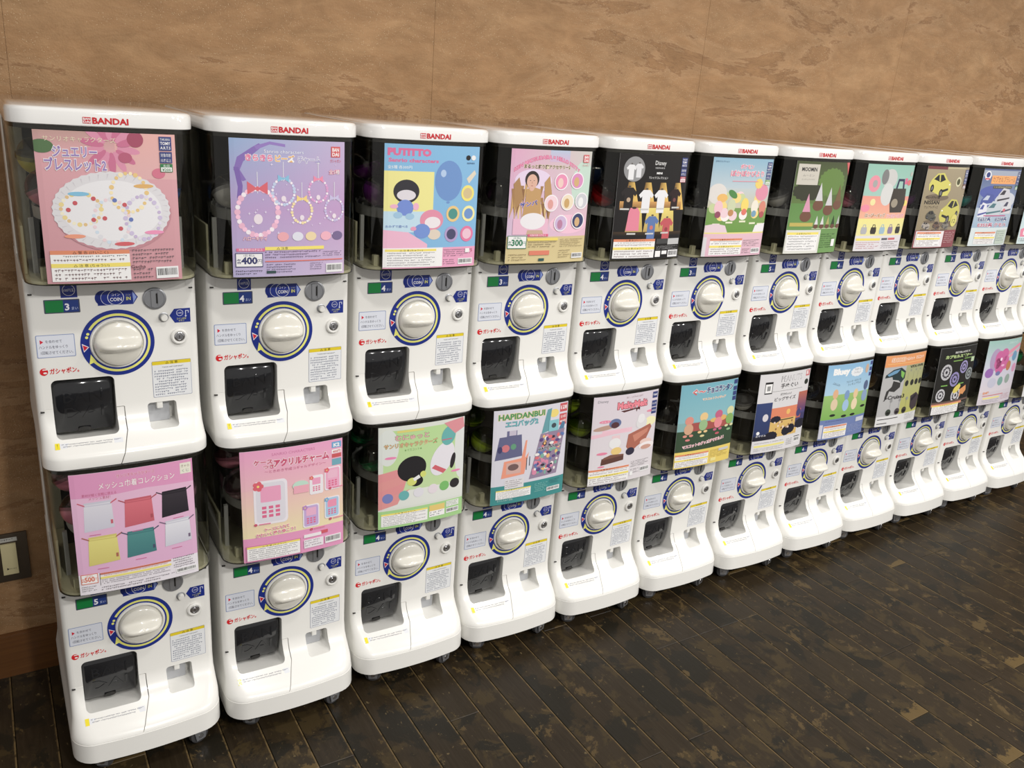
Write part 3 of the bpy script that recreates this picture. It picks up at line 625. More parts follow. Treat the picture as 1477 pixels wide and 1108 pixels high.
@poster('U0', 'pink poster with beaded bracelets on a white scalloped plate')
def _(A):
    A.R(0, 0, 1, 1, (226, 160, 168), (206, 140, 150)).up().R(0, 0, .55, .12, (196, 150, 140), (222, 160, 165)).R(.55, 0, 1, .3, (232, 168, 160), (226, 170, 170)).up()
    for i in range(14):
        a = i*math.pi/7+.2; A.E(.52+.13*math.cos(a), .09+.11*math.sin(a), .085, .028, (206, 92, 138) if i % 2 else (222, 130, 165), 14, rot=a)
    A.up().E(.70, .04, .06, .06, (168, 48, 88)).E(.62, .16, .05, .04, (186, 70, 110)).E(.05, .10, .08, .05, (84, 120, 72)).E(.86, .26, .05, .04, (214, 92, 126))
    A.up().T('サンリオキャラクターズ', .31, .065, .026, (236, 226, 190), wid=.50)
    A.T('ジュエリー', .27, .16, .055, (150, 118, 190), wid=.30, off=.03, out=Wt, ow=.05).T('ブレスレット2', .27, .245, .060, (150, 118, 190), wid=.42, off=.03, out=Wt, ow=.05)
    A.up().E(.515, .525, .425, .305, (196, 128, 140), 60).up().E(.505, .51, .425, .30, (226, 224, 228), 76, jag=.012).up().E(.505, .51, .36, .235, (238, 237, 240), 60).up()
    for i in range(38):
        a = 2*math.pi*i/38; c_, s_ = math.cos(a), math.sin(a); A.P([(.505+.37*c_, .51+.208*s_), (.505+.41*math.cos(a+.02), .51+.243*math.sin(a+.02)), (.505+.41*math.cos(a+.05), .51+.243*math.sin(a+.05))], (212, 208, 214))
    beads(A, .28, .50, .14, .12, [(238, 214, 130), (246, 238, 206), (230, 190, 120)], 22); beads(A, .49, .58, .13, .17, [(226, 226, 232), (206, 224, 240), (240, 210, 216)], 24); beads(A, .63, .39, .13, .15, [(236, 196, 110), (250, 232, 180)], 22); beads(A, .72, .56, .13, .17, [(206, 192, 226), (228, 220, 240), (200, 180, 220)], 24)
    for x, y, c in ((.24, .46, 0), (.37, .43, 0), (.36, .57, 0), (.44, .56, 0), (.59, .47, 0), (.55, .63, 0), (.63, .57, 1), (.52, .44, 1), (.19, .505, 0)): A.up().E(x, y, .017, .017, ((206, 44, 60), (84, 110, 190))[c], 14)
    for x, y, c in ((.27, .40, (110, 190, 226)), (.22, .68, (238, 140, 96)), (.57, .735, (214, 50, 64)), (.80, .66, (240, 130, 180)), (.74, .345, (226, 170, 70))): pill(A, x, y, .15, c)
    tomy(A, .875, .015); caution(A, .035, .775, .60, .985); foot(A, .62, .77, .97, .985); A.T('Gacha', .66, .905, .022, (50, 30, 40), wid=.11)
@poster('U1', 'lavender poster with glittering bead-ring charms and a purple ribbon')
def _(A):
    A.P([(0, 0), (1, 0), (1, .5), (0, .5)], 0, [(140, 172, 216), (196, 176, 214), (196, 152, 204), (184, 154, 208)]).P([(0, .5), (1, .5), (1, 1), (0, 1)], 1, [(184, 154, 208), (196, 152, 204), (206, 182, 216), (178, 170, 214)])
    A.P([(.1, .3), (.03, .22), (.06, .13), (.18, .06), (.24, .03), (.27, .05), (.2, .1), (.11, .16), (.08, .22), (.13, .29)], (130, 96, 186)).P([(.2, .05), (.33, .015), (.46, .03), (.46, .05), (.33, .035), (.22, .075)], (144, 110, 196)).P([(.03, .2), (.06, .34), (.05, .42), (.09, .42), (.1, .33), (.07, .2)], (120, 84, 178))
    A.up().T('Sanrio characters', .45, .095, .024, Wt, wid=.34, out=(150, 150, 210)).T('きらきら', .24, .150, .036, (236, 96, 150), wid=.22, off=.04, out=Wt).T('ビーズ', .455, .152, .036, (240, 176, 80), wid=.16, off=.04, out=Wt).T('チャーム', .67, .155, .036, (170, 160, 210), wid=.20, off=.04, out=Wt)
    for (x, y, r, c, b) in ((.22, .52, .17, (240, 176, 206), (222, 60, 84)), (.44, .37, .095, (190, 206, 236), (120, 190, 226)), (.75, .36, .085, (222, 150, 206), (240, 120, 160)), (.60, .51, .09, (244, 220, 160), (246, 210, 110)), (.90, .50, .085, (196, 184, 226), (200, 190, 230))):
        A.R(x-.003, y-r-.12, x+.003, y-r*.8, (226, 226, 236)); beads(A, x, y, r, r*1.15, [c, (250, 240, 248), tuple(min(255, v+14) for v in c)], int(20+r*60), r*.12)
        A.up().P([(x, y-r), (x-.5*r, y-r*1.3), (x-.5*r, y-r*.75)], b).P([(x, y-r), (x+.5*r, y-r*1.3), (x+.5*r, y-r*.75)], b).E(x, y-r, .1*r, .12*r, b, 10).E(x, y+.05, .22*r, .26*r, (240, 226, 236), 16)
    for i in range(26):
        r = random.Random(i); star(A, r.uniform(.05, .95), r.uniform(.08, .72), r.uniform(.006, .017), (240, 228, 250))
    for x, c in ((.43, (240, 160, 170)), (.56, (226, 226, 240)), (.68, (240, 214, 160)), (.82, (244, 170, 190)), (.93, (120, 100, 150))): A.up().E(x, .70, .05, .04, c, 20)
    A.T('ハローキティ', .19, .725, .024, Wt, wid=.20, out=(226, 70, 120)); bandai(A, .87, .035); A.T('全5種', .90, .235, .026, Wt, wid=.10, out=(226, 80, 130))
    A.R(.03, .785, .27, .808, (226, 80, 140)).up().T('対象年齢15才以上', .15, .803, .015, Wt, wid=.2); yen(A, .02, .82, '400', (44, 50, 110), .23, .105)
    A.R(.27, .775, .80, .80, (246, 226, 70)).up().T('△ 注意', .42, .796, .016, K, wid=.1); A.F(.27, .805, .78, .865, 3, (90, 70, 100), seed=2).F(.79, .815, .98, .86, 3, (90, 70, 110), seed=8).R(.27, .88, .98, .888, (226, 90, 70)); A.F(.02, .945, .25, .985, 2, K, seed=5).F(.28, .90, .55, .975, 4, (80, 70, 100), seed=6).R(.28, .955, .36, .975, (50, 80, 80)).F(.67, .90, .80, .96, 4, (90, 80, 110), seed=9); A.B(.82, .915, .98, .985)
@poster('U2', 'blue, yellow and pink poster with round balloon pictures')
def _(A):
    A.R(0, 0, 1, 1, (110, 180, 226)).up().R(0, .21, .5, .53, (240, 232, 130)).R(0, .53, .45, .70, (188, 222, 240)).P([(0, .68), (.25, .70), (.45, .80), (.45, .83), (0, .83)], (240, 176, 206)).R(0, .83, 1, 1, (236, 150, 190)).up()
    A.T('PUTITTO', .245, .085, .050, (222, 70, 140), wid=.42, off=.07).T('Sanrio characters', .29, .138, .028, (222, 70, 140), wid=.50, off=.04).T('全5種 各300円', .15, .19, .02, Wt, wid=.24)
    A.up().E(.66, .28, .15, .19, (84, 138, 206), 30).up().E(.60, .22, .03, .035, (170, 200, 236), 16).E(.66, .455, .02, .012, (84, 138, 206), 12).P([(.86, .26), (.95, .19), (.97, .22), (.89, .3)], (226, 214, 190))
    A.up().E(.22, .37, .13, .11, (52, 50, 58), 28).E(.22, .40, .095, .05, (226, 220, 228), 24).up().E(.21, .50, .085, .075, (90, 128, 216), 28).E(.14, .56, .045, .03, (150, 196, 228)).E(.26, .57, .045, .03, (150, 196, 228)).E(.10, .49, .04, .02, (240, 170, 200)).E(.32, .49, .03, .035, (240, 170, 200))
    A.up().E(.49, .60, .125, .10, (228, 128, 160), 30).up().E(.50, .62, .085, .055, (240, 232, 236), 24).E(.52, .72, .07, .05, (226, 210, 190)).E(.39, .69, .085, .07, (90, 134, 216), 28).E(.30, .67, .03, .02, (236, 140, 180))
    for i, (x, y) in enumerate(((.88, .38), (.72, .55), (.90, .55), (.71, .72), (.89, .72))): A.up().E(x, y, .075, .078, [(244, 226, 80), (236, 196, 110), (246, 236, 150), (176, 150, 206), (230, 90, 150)][i], 26).up().E(x, y, .052, .052, [(214, 190, 130), (60, 150, 140), (90, 140, 206), (70, 70, 110), (240, 190, 210)][i], 20)
    A.E(.87, .09, .026, .024, K, 16).E(.93, .09, .026, .024, (236, 236, 236), 16).T('SERIES', .90, .14, .012, (40, 60, 110), wid=.09).T('おみずで遊べる', .13, .66, .016, (60, 100, 190), wid=.22)
    A.R(.0, .83, .62, .99, Wt); caution(A, .02, .84, .55, .985, False, 3, (206, 70, 90)); foot(A, .63, .845, .97, .98); A.R(.88, .845, .93, .88, Wt).T('5', .955, .875, .028, (190, 40, 90))
@poster('U3', 'pink and gold poster with a kimono singer and round pink badges')
def _(A):
    A.P([(0, 0), (1, 0), (1, 1), (0, 1)], 0, [(226, 160, 196), (206, 206, 196), (240, 170, 206), (214, 200, 226)]).up().R(.45, 0, .7, .1, (180, 196, 222), (214, 180, 214)).R(0, .76, 1, 1, (214, 192, 128), (220, 200, 136)).E(.9, .3, .15, .25, (196, 222, 206)).E(.75, .65, .25, .1, (244, 190, 214)).up()
    A.T('KEN MATSUDAIRA × HELLO KITTY', .44, .075, .030, (240, 130, 176), wid=.80, off=.03, out=(190, 50, 110), arc=4.0).T('まるっと飾り隊アクセサリー2', .43, .158, .026, (90, 70, 60), wid=.56, off=.03, out=(246, 236, 190))
    A.up().E(.27, .27, .22, .12, (232, 210, 238), 30).up(); r = random.Random(2)
    for i in range(46):
        x = .27+r.uniform(-.24, .24); y = .36+r.uniform(0, .2); L_ = r.uniform(.08, .16); c = r.choice([(206, 160, 84), (170, 120, 56), (232, 196, 120), (146, 98, 48)]); A.P([(x-.018, y-L_*.5), (x+.018, y-L_*.5), (x+r.uniform(-.05, .05), y+L_)], c)
        if i % 9 == 0: A.up()
    A.up().P([(.08, .52), (.04, .30), (.10, .24), (.16, .42)], (176, 128, 64)).P([(.42, .5), (.40, .28), (.46, .22), (.52, .46)], (190, 142, 74)).P([(.17, .62), (.19, .34), (.27, .32), (.36, .34), (.38, .62)], (198, 150, 78)).E(.25, .255, .082, .085, (54, 44, 44), 24).up().E(.25, .275, .062, .075, (226, 172, 146), 24).E(.25, .33, .03, .03, (226, 172, 146)).up().E(.228, .265, .008, .003, K, 8).E(.272, .265, .008, .003, K, 8).E(.25, .31, .014, .004, (180, 90, 90), 8).P([(.245, .272), (.255, .272), (.258, .29), (.242, .29)], (206, 150, 124))
    A.T('サンバ', .23, .485, .032, (70, 90, 170), wid=.20, off=.04, out=(240, 190, 210), rot=.15)
    A.up().R(.06, .60, .48, .74, (236, 180, 206)).E(.29, .62, .15, .085, (240, 236, 240), 28).P([(.22, .74), (.23, .70), (.41, .70), (.43, .74)], (206, 170, 140))
    for i, (x, y, c) in enumerate(((.61, .27, (236, 130, 176)), (.82, .26, (220, 130, 190)), (.50, .46, (244, 210, 220)), (.71, .45, (240, 222, 190)), (.90, .44, (206, 206, 214)), (.64, .64, (206, 180, 220)), (.87, .62, (50, 60, 110)))): A.up().E(x, y, .088, .088, (246, 240, 244), 26).up().E(x, y, .076, .076, c, 26).up().E(x-.01, y+.01, .035, .05, [(240, 200, 190), (214, 170, 100), (226, 150, 140), (206, 160, 80), (240, 240, 240), (190, 120, 160), (214, 170, 110)][i], 16)
    bandai(A, .88, .03, .075); A.R(.24, .735, .49, .757, (222, 60, 120)).up().T('対象年齢15才以上', .365, .753, .014, Wt, wid=.2); yen(A, .01, .75, '300', (40, 130, 90), .22, .115)
    A.R(.24, .772, .62, .795, (240, 216, 60)).F(.25, .80, .61, .86, 3, (110, 90, 60), seed=3).R(.27, .885, .52, .925, (226, 104, 60)).F(.65, .78, .97, .86, 5, (120, 96, 60), seed=5).F(.64, .88, .8, .96, 4, (120, 96, 60), seed=7).F(.03, .91, .24, .98, 3, (120, 96, 60), seed=8).R(.39, .955, .46, .98, (40, 90, 90)); A.B(.82, .915, .97, .965)
@poster('U4', 'black poster with seven small T-shirts under yellow spotlights')
def _(A):
    A.R(0, 0, 1, 1, (26, 22, 22)).up()
    for x in (.12, .35, .57, .8): A.P([(x+.02, .26), (x+.1, .26), (x+.2, .52), (x-.02, .52)], 0, [(120, 84, 20), (226, 180, 40), (236, 190, 60), (200, 140, 30)]); A.up()
    A.R(.05, .44, .95, .52, (214, 150, 40), (120, 80, 24)); 
    for x in (.25, .5, .73): A.up().P([(x-.06, .50), (x+.1, .50), (x+.15, .76), (x-.1, .76)], 0, [(240, 220, 90), (236, 210, 80), (190, 160, 60), (180, 140, 60)])
    A.R(0, .73, 1, .77, (70, 50, 26), (26, 22, 22)); A.up().E(.20, .14, .14, .135, (150, 150, 152), 36); tee(A, .16, .1, .12, (236, 236, 238)); tee(A, .26, .09, .11, (226, 226, 230))
    A.T('Disney', .56, .095, .040, Wt, wid=.16).T('SERIES', .555, .13, .014, (206, 206, 206), wid=.14).T('MINI', .555, .18, .018, Wt, wid=.08, off=.04).T('Tシャツコレクション', .55, .225, .020, Wt, wid=.28)
    tee(A, .16, .31, .20, (40, 34, 34), (190, 160, 130)); tee(A, .40, .33, .19, (236, 236, 238)); tee(A, .62, .33, .19, (236, 236, 238)); tee(A, .83, .32, .18, (46, 26, 26), (120, 60, 60)); tee(A, .52, .58, .19, (70, 110, 176), (206, 90, 80)); tee(A, .75, .60, .19, (196, 40, 56), (150, 30, 40)); A.up().P([(.18, .54), (.2, .50), (.3, .50), (.33, .54), (.34, .72), (.16, .72)], (230, 110, 140)).up().E(.25, .5, .03, .012, (60, 40, 40))
    for x, y in ((.12, .505), (.39, .505), (.62, .50), (.86, .49), (.24, .74), (.50, .74), (.73, .735)): A.R(x-.06, y, x+.06, y+.016, (206, 204, 200))
    tomy(A, .885, .02, .09, '¥300', (190, 60, 90)); caution(A, .02, .80, .60, .985, True, 4); A.R(.62, .80, .98, .85, (70, 70, 70)).R(.8, .80, .98, .86, (196, 196, 196)); A.F(.63, .87, .97, .91, 3, (190, 190, 190), seed=2).R(.62, .92, .7, .98, Wt).R(.72, .92, .8, .955, Wt); A.B(.82, .915, .98, .985)
@poster('U5', 'spring poster with blue sky, blossoms and green meadow')
def _(A):
    A.R(0, 0, 1, .3, (130, 180, 206), (190, 206, 214)).R(0, .3, 1, .5, (196, 208, 210), (206, 200, 170)).R(0, .5, 1, .76, (120, 160, 70), (100, 156, 40)).up(); r = random.Random(4)
    for i in range(16):
        x, y = r.uniform(.0, 1), r.uniform(.36, .6); A.E(x, y, .07, .06, r.choice([(240, 206, 214), (236, 150, 176), (244, 214, 110), (200, 214, 150), (246, 240, 236)]), 16)
    A.up().E(.86, .34, .12, .10, (228, 130, 160), 24).E(.78, .25, .07, .06, (240, 206, 70), 20, jag=.1).E(.12, .36, .14, .12, (226, 220, 214), 26).E(.2, .40, .08, .05, (238, 180, 60)).E(.36, .36, .08, .04, (70, 140, 60), 16, rot=.5).up()
    for x, y, c, d in ((.16, .50, (240, 190, 200), (150, 60, 90)), (.36, .48, (206, 214, 170), (196, 130, 60)), (.58, .47, (244, 214, 60), (226, 90, 60)), (.76, .49, (240, 232, 214), (110, 160, 190)), (.91, .5, (220, 120, 90), (180, 60, 60))): A.E(x, y, .065, .085, c, 22).up().E(x, y+.07, .045, .04, d, 16).up().R(x-.06, y+.16, x+.05, y+.178, (236, 236, 200))
    A.P([(0, .77), (0, .68), (.15, .66), (.3, .68), (.36, .77)], (232, 206, 214)).P([(.78, .77), (.82, .68), (1, .66), (1, .77)], (240, 236, 238)).up().R(0, .755, 1, 1, (232, 186, 200), (226, 176, 196)).R(0, .80, .05, 1, (222, 218, 222)).R(0, .752, 1, .765, (236, 222, 110))
    A.T('ポケモン', .53, .10, .034, (232, 84, 130), wid=.22, off=.03, out=Wt).T('ぽかぽかびより', .56, .175, .044, (236, 110, 140), wid=.56, off=.03, out=Wt).R(.32, .225, .76, .232, (236, 130, 150)).T('はるのコレクション', .13, .045, .014, (50, 80, 120), wid=.2)
    tomy(A, .89, .03, .09, '¥300', (120, 170, 80)); caution(A, .10, .815, .62, .985, True, 6); foot(A, .64, .83, .97, .98, seed=2)
@poster('U6', 'forest green poster with white paper cones on brown pots')
def _(A):
    A.R(0, 0, 1, .45, (74, 84, 48), (96, 124, 56)).R(0, .45, 1, 1, (92, 142, 60), (110, 160, 76)).up().E(.68, .22, .26, .18, (100, 136, 50), 40, jag=.05).E(.25, .32, .25, .12, (60, 62, 44), 30, jag=.06).E(.8, .42, .2, .08, (88, 110, 50)).up()
    A.R(.03, .03, .40, .25, (206, 200, 186)).up().T('MOOMIN', .22, .105, .040, K, wid=.26, off=.03).T('ムーミン', .22, .16, .02, (120, 116, 110), wid=.2).T('ミニチュアハウス', .22, .20, .014, (120, 116, 110), wid=.22)
    for x, y, s in ((.48, .42, 1), (.69, .47, 1), (.28, .54, 1), (.87, .42, .9)):
        A.up().E(x, y+.05*s, .10*s, .07*s, (118, 74, 50), 22).up()
        A.P([(x, y-.20*s), (x+.07*s, y), (x-.07*s, y)], (210, 208, 210) if x in (.48, .69) else ((216, 140, 170) if x == .28 else (120, 90, 50)))
    A.R(.03, .66, .44, .70, (196, 176, 60)).R(.43, .72, .98, .73, (190, 200, 160))
    for i in range(5): x = .5+i*.115; A.up().E(x, .70, .045, .03, (110, 68, 46)).P([(x, .58), (x+.035, .68), (x-.035, .68)], [(220, 220, 220), (220, 220, 220), (176, 170, 90), (50, 70, 40), (190, 190, 190)][i])
    A.P([(.93, .0), (1, 0), (1, .14)], (214, 60, 60)); A.R(0, .74, .62, 1, (226, 226, 216)).up(); caution(A, .02, .765, .58, .97, False, 5, (190, 70, 110)); A.F(.64, .78, .95, .95, 7, (60, 90, 50), seed=5).R(.88, .85, .95, .93, Wt)
@poster('U7', 'pastel poster with a dark brown tote bag and five small bags')
def _(A):
    A.R(0, 0, 1, .38, (140, 196, 176), (160, 204, 190)).R(0, .36, 1, .62, (236, 140, 120), (240, 170, 130)).R(0, .62, 1, .82, (240, 228, 120), (236, 226, 150)).R(0, .82, 1, 1, (226, 222, 226)).up()
    A.E(.17, .22, .11, .11, (232, 130, 150), 28).up().E(.18, .22, .045, .05, (170, 170, 168)); A.up().E(.47, .16, .15, .13, (206, 206, 202), 30).E(.46, .34, .13, .15, (216, 216, 214), 30).E(.36, .14, .07, .10, (130, 130, 130), 20).E(.2, .43, .05, .045, (240, 226, 150)).E(.93, .44, .05, .04, (240, 214, 70)).E(.08, .5, .08, .05, (240, 120, 150))
    A.up(); tote(A, .73, .27, .36, .28, (66, 58, 50), (40, 46, 84)); A.R(.82, .15, .88, .22, (222, 70, 130)).up().E(.66, .44, .075, .06, (160, 148, 126), 22)
    A.T('はっぴーバッグ', .30, .60, .034, (170, 120, 60), wid=.40, off=.03, out=Wt).T('ファミリーストア', .74, .61, .036, (230, 90, 150), wid=.40, off=.03, out=Wt)
    for i, c in enumerate(((180, 180, 184), (62, 54, 50), (150, 186, 206), (140, 120, 160), (50, 46, 50))): tote(A, .13+i*.185, .72, .12, .08, c)
    A.R(.02, .85, .5, .878, (240, 220, 60)).R(.68, .85, .84, .875, (206, 70, 80)).R(.53, .85, .66, .875, (90, 90, 100)).F(.02, .89, .5, .98, 4, (196, 90, 110), seed=2).F(.54, .89, .95, .98, 4, (90, 80, 90), seed=3).E(.95, .1, .03, .03, (190, 190, 180)).E(.93, .2, .05, .04, (220, 80, 90))
@poster('U8', 'tan poster with two yellow-green sports cars')
def _(A):
    A.R(0, 0, 1, .78, (168, 152, 118), (150, 134, 102)).R(0, .78, 1, 1, (140, 40, 54)).up().R(0, 0, .42, .035, (120, 40, 44)).R(.42, .01, .9, .02, (206, 196, 150)); A.R(.02, .79, .66, .99, (236, 228, 230)).up()
    car(A, .32, .20, .48, (214, 206, 70)); car(A, .72, .52, .50, (206, 198, 60), fl=-1)
    A.T('グレードアップ版', .22, .385, .022, K, wid=.30, off=.02).T('NISSAN', .22, .455, .044, K, wid=.32, off=.02).T('フェアレディZ', .22, .505, .026, (70, 60, 50), wid=.30); A.E(.76, .18, .07, .07, (220, 214, 170), 22).up().E(.76, .18, .045, .045, (80, 80, 40), 16)
    for i, x in enumerate((.18, .42, .64)): car(A, x, .71, .17, [(170, 160, 150), (110, 84, 70), (130, 124, 112)][i])
    car(A, .25, .59, .22, (90, 88, 78)); A.up().E(.85, .66, .09, .09, (220, 210, 80), 24).up().T('12', .85, .69, .05, K, wid=.09)
    tomy(A, .90, .03, .085, '¥500', (120, 60, 60)); caution(A, .04, .80, .58, .975, True, 9); A.F(.68, .8, .95, .95, 6, (226, 190, 190), seed=4)
@poster('U9', 'blue poster with toy trains under an orange title band')
def _(A):
    A.R(0, 0, 1, .5, (70, 90, 140), (130, 150, 190)).R(0, .5, 1, .76, (180, 196, 214), (150, 180, 206)).R(0, .76, 1, 1, (214, 226, 228)).up().R(0, .02, 1, .1, (160, 170, 190)); A.E(.3, .3, .3, .1, (60, 80, 170)).E(.7, .4, .3, .12, (206, 210, 220)).up()
    A.R(.2, .085, .88, .19, (240, 150, 40)).up().T('カプセルプラレール', .54, .165, .058, (190, 60, 20), wid=.62, off=.03, out=(250, 210, 80)); A.R(.28, .215, .80, .25, (90, 84, 60)).F(.3, .22, .78, .245, 1, (220, 210, 170), seed=4); A.E(.1, .09, .07, .07, (236, 236, 240), 24).up().E(.1, .08, .045, .04, (30, 50, 130), 18).R(.05, .12, .15, .14, (210, 50, 70))
    for x, y, s, c, d in ((.22, .40, .34, (56, 76, 160), (190, 200, 220)), (.62, .33, .36, (206, 206, 212), (60, 56, 66)), (.42, .50, .40, (196, 206, 214), (70, 120, 130)), (.78, .48, .30, (214, 214, 220), (60, 60, 90)), (.15, .52, .2, (226, 226, 236), (50, 70, 160))):
        A.up().P([(x-s*.5, y+.1), (x-s*.45, y), (x-s*.15, y-.09), (x+s*.35, y-.07), (x+s*.5, y), (x+s*.5, y+.1)], c).up().P([(x-s*.36, y), (x-s*.12, y-.06), (x+s*.1, y-.055), (x, y)], d).P([(x-s*.45, y+.06), (x+s*.5, y+.03), (x+s*.5, y+.05), (x-s*.45, y+.085)], d)
    A.E(.72, .53, .04, .025, (216, 60, 90)); A.R(.2, .595, .8, .61, (190, 70, 130)); A.T('E657系', .25, .67, .04, (30, 60, 130), wid=.3, off=.03, out=Wt).T('E259系', .7, .67, .04, (30, 60, 130), wid=.34, off=.03, out=Wt).T('E353系 クモハ', .5, .745, .04, (190, 60, 110), wid=.76, off=.03, out=Wt)
    tomy(A, .9, .03, .085, '¥500'); caution(A, .1, .815, .62, .975, True, 2); A.R(.66, .79, .95, .98, (190, 206, 190)).F(.68, .8, .93, .95, 5, (100, 120, 120), seed=8)
@poster('U10', 'pale aqua poster with a pink badge low on the left')
def _(A):
    A.R(0, 0, 1, 1, (170, 206, 216), (206, 226, 228)).up().E(.5, .35, .32, .2, (226, 236, 240), 30).up().E(.45, .35, .2, .12, (240, 200, 190), 24).E(.6, .42, .12, .1, (120, 170, 190)); A.up().P([(.02, .80), (.2, .74), (.3, .8), (.28, .9), (.04, .9)], (232, 110, 150)).up().T('新', .14, .87, .05, Wt, off=.05); caution(A, .32, .8, .9, .97, True, 5); A.F(.03, .92, .3, .97, 2, K, seed=3)
@poster('U11', 'white poster with a red title, last of the upper row')
def _(A):
    A.R(0, 0, 1, 1, (220, 218, 214)).up().T('カプセルトイ', .5, .15, .06, (206, 50, 60), wid=.7, off=.03).E(.5, .45, .28, .2, (150, 190, 210)); caution(A, .1, .8, .8, .97)
@poster('L0', 'pink poster with six plain drawstring bags')
def _(A):
    A.R(0, 0, 1, .17, (226, 140, 190)).R(0, .17, 1, .85, (232, 180, 212), (226, 170, 210)).R(0, .83, 1, 1, (236, 230, 238)).up().P([(0, .17), (1, .17), (1, .19), (.6, .175), (.2, .20), (0, .19)], (226, 140, 190))
    A.T('サンリオキャラクターズ', .52, .06, .024, (214, 60, 130), wid=.31, off=.02, out=Wt, ow=.03).T('メッシュ巾着コレクション', .53, .135, .042, Wt, wid=.62, off=.01, out=(214, 60, 130), ow=.03).T('素材が軽く気軽に使える', .22, .185, .018, (190, 50, 110), wid=.27).T('メッシュ素材！', .22, .215, .018, (190, 50, 110), wid=.17)
    A.up().R(.89, .025, .985, .115, (236, 232, 214)).up().T('きゃら', .937, .06, .018, (120, 90, 60), wid=.07).T('くじ', .937, .1, .018, (90, 140, 130), wid=.06)
    for x, y, w, h, c, c2, cd_ in ((.08, .235, .24, .24, (226, 224, 234), (206, 204, 220), (206, 60, 90)), (.40, .25, .245, .23, (222, 84, 104), (200, 64, 88), (176, 50, 70)), (.71, .235, .235, .22, (62, 56, 64), (44, 40, 48), (50, 44, 56)), (.09, .52, .25, .24, (232, 222, 110), (214, 200, 90), (176, 90, 60)), (.40, .52, .245, .22, (72, 148, 146), (56, 126, 130), (70, 80, 110)), (.72, .49, .235, .22, (232, 232, 240), (206, 206, 220), (120, 100, 130))): bag(A, x, y, w, h, c, c2, cd_)
    for x, y in ((.16, .50), (.5, .52), (.85, .475), (.20, .79), (.51, .765), (.82, .735)): A.R(x-.045, y, x+.045, y+.006, (206, 90, 150))
    yen(A, .015, .825, '500', (222, 100, 60), .135, .085); A.F(.015, .925, .14, .975, 3, (90, 90, 90), seed=4); A.R(.17, .83, .76, .845, (206, 90, 50)).R(.17, .865, .76, .882, (240, 226, 90)).R(.165, .828, .168, .935, K); A.F(.2, .847, .74, .863, 1, (200, 90, 90), seed=6).F(.18, .886, .75, .93, 3, (80, 70, 80), seed=7).F(.17, .945, .8, .985, 2, (80, 70, 80), seed=9).F(.78, .82, .97, .92, 5, (90, 80, 90), seed=2); A.B(.80, .925, .985, .965)
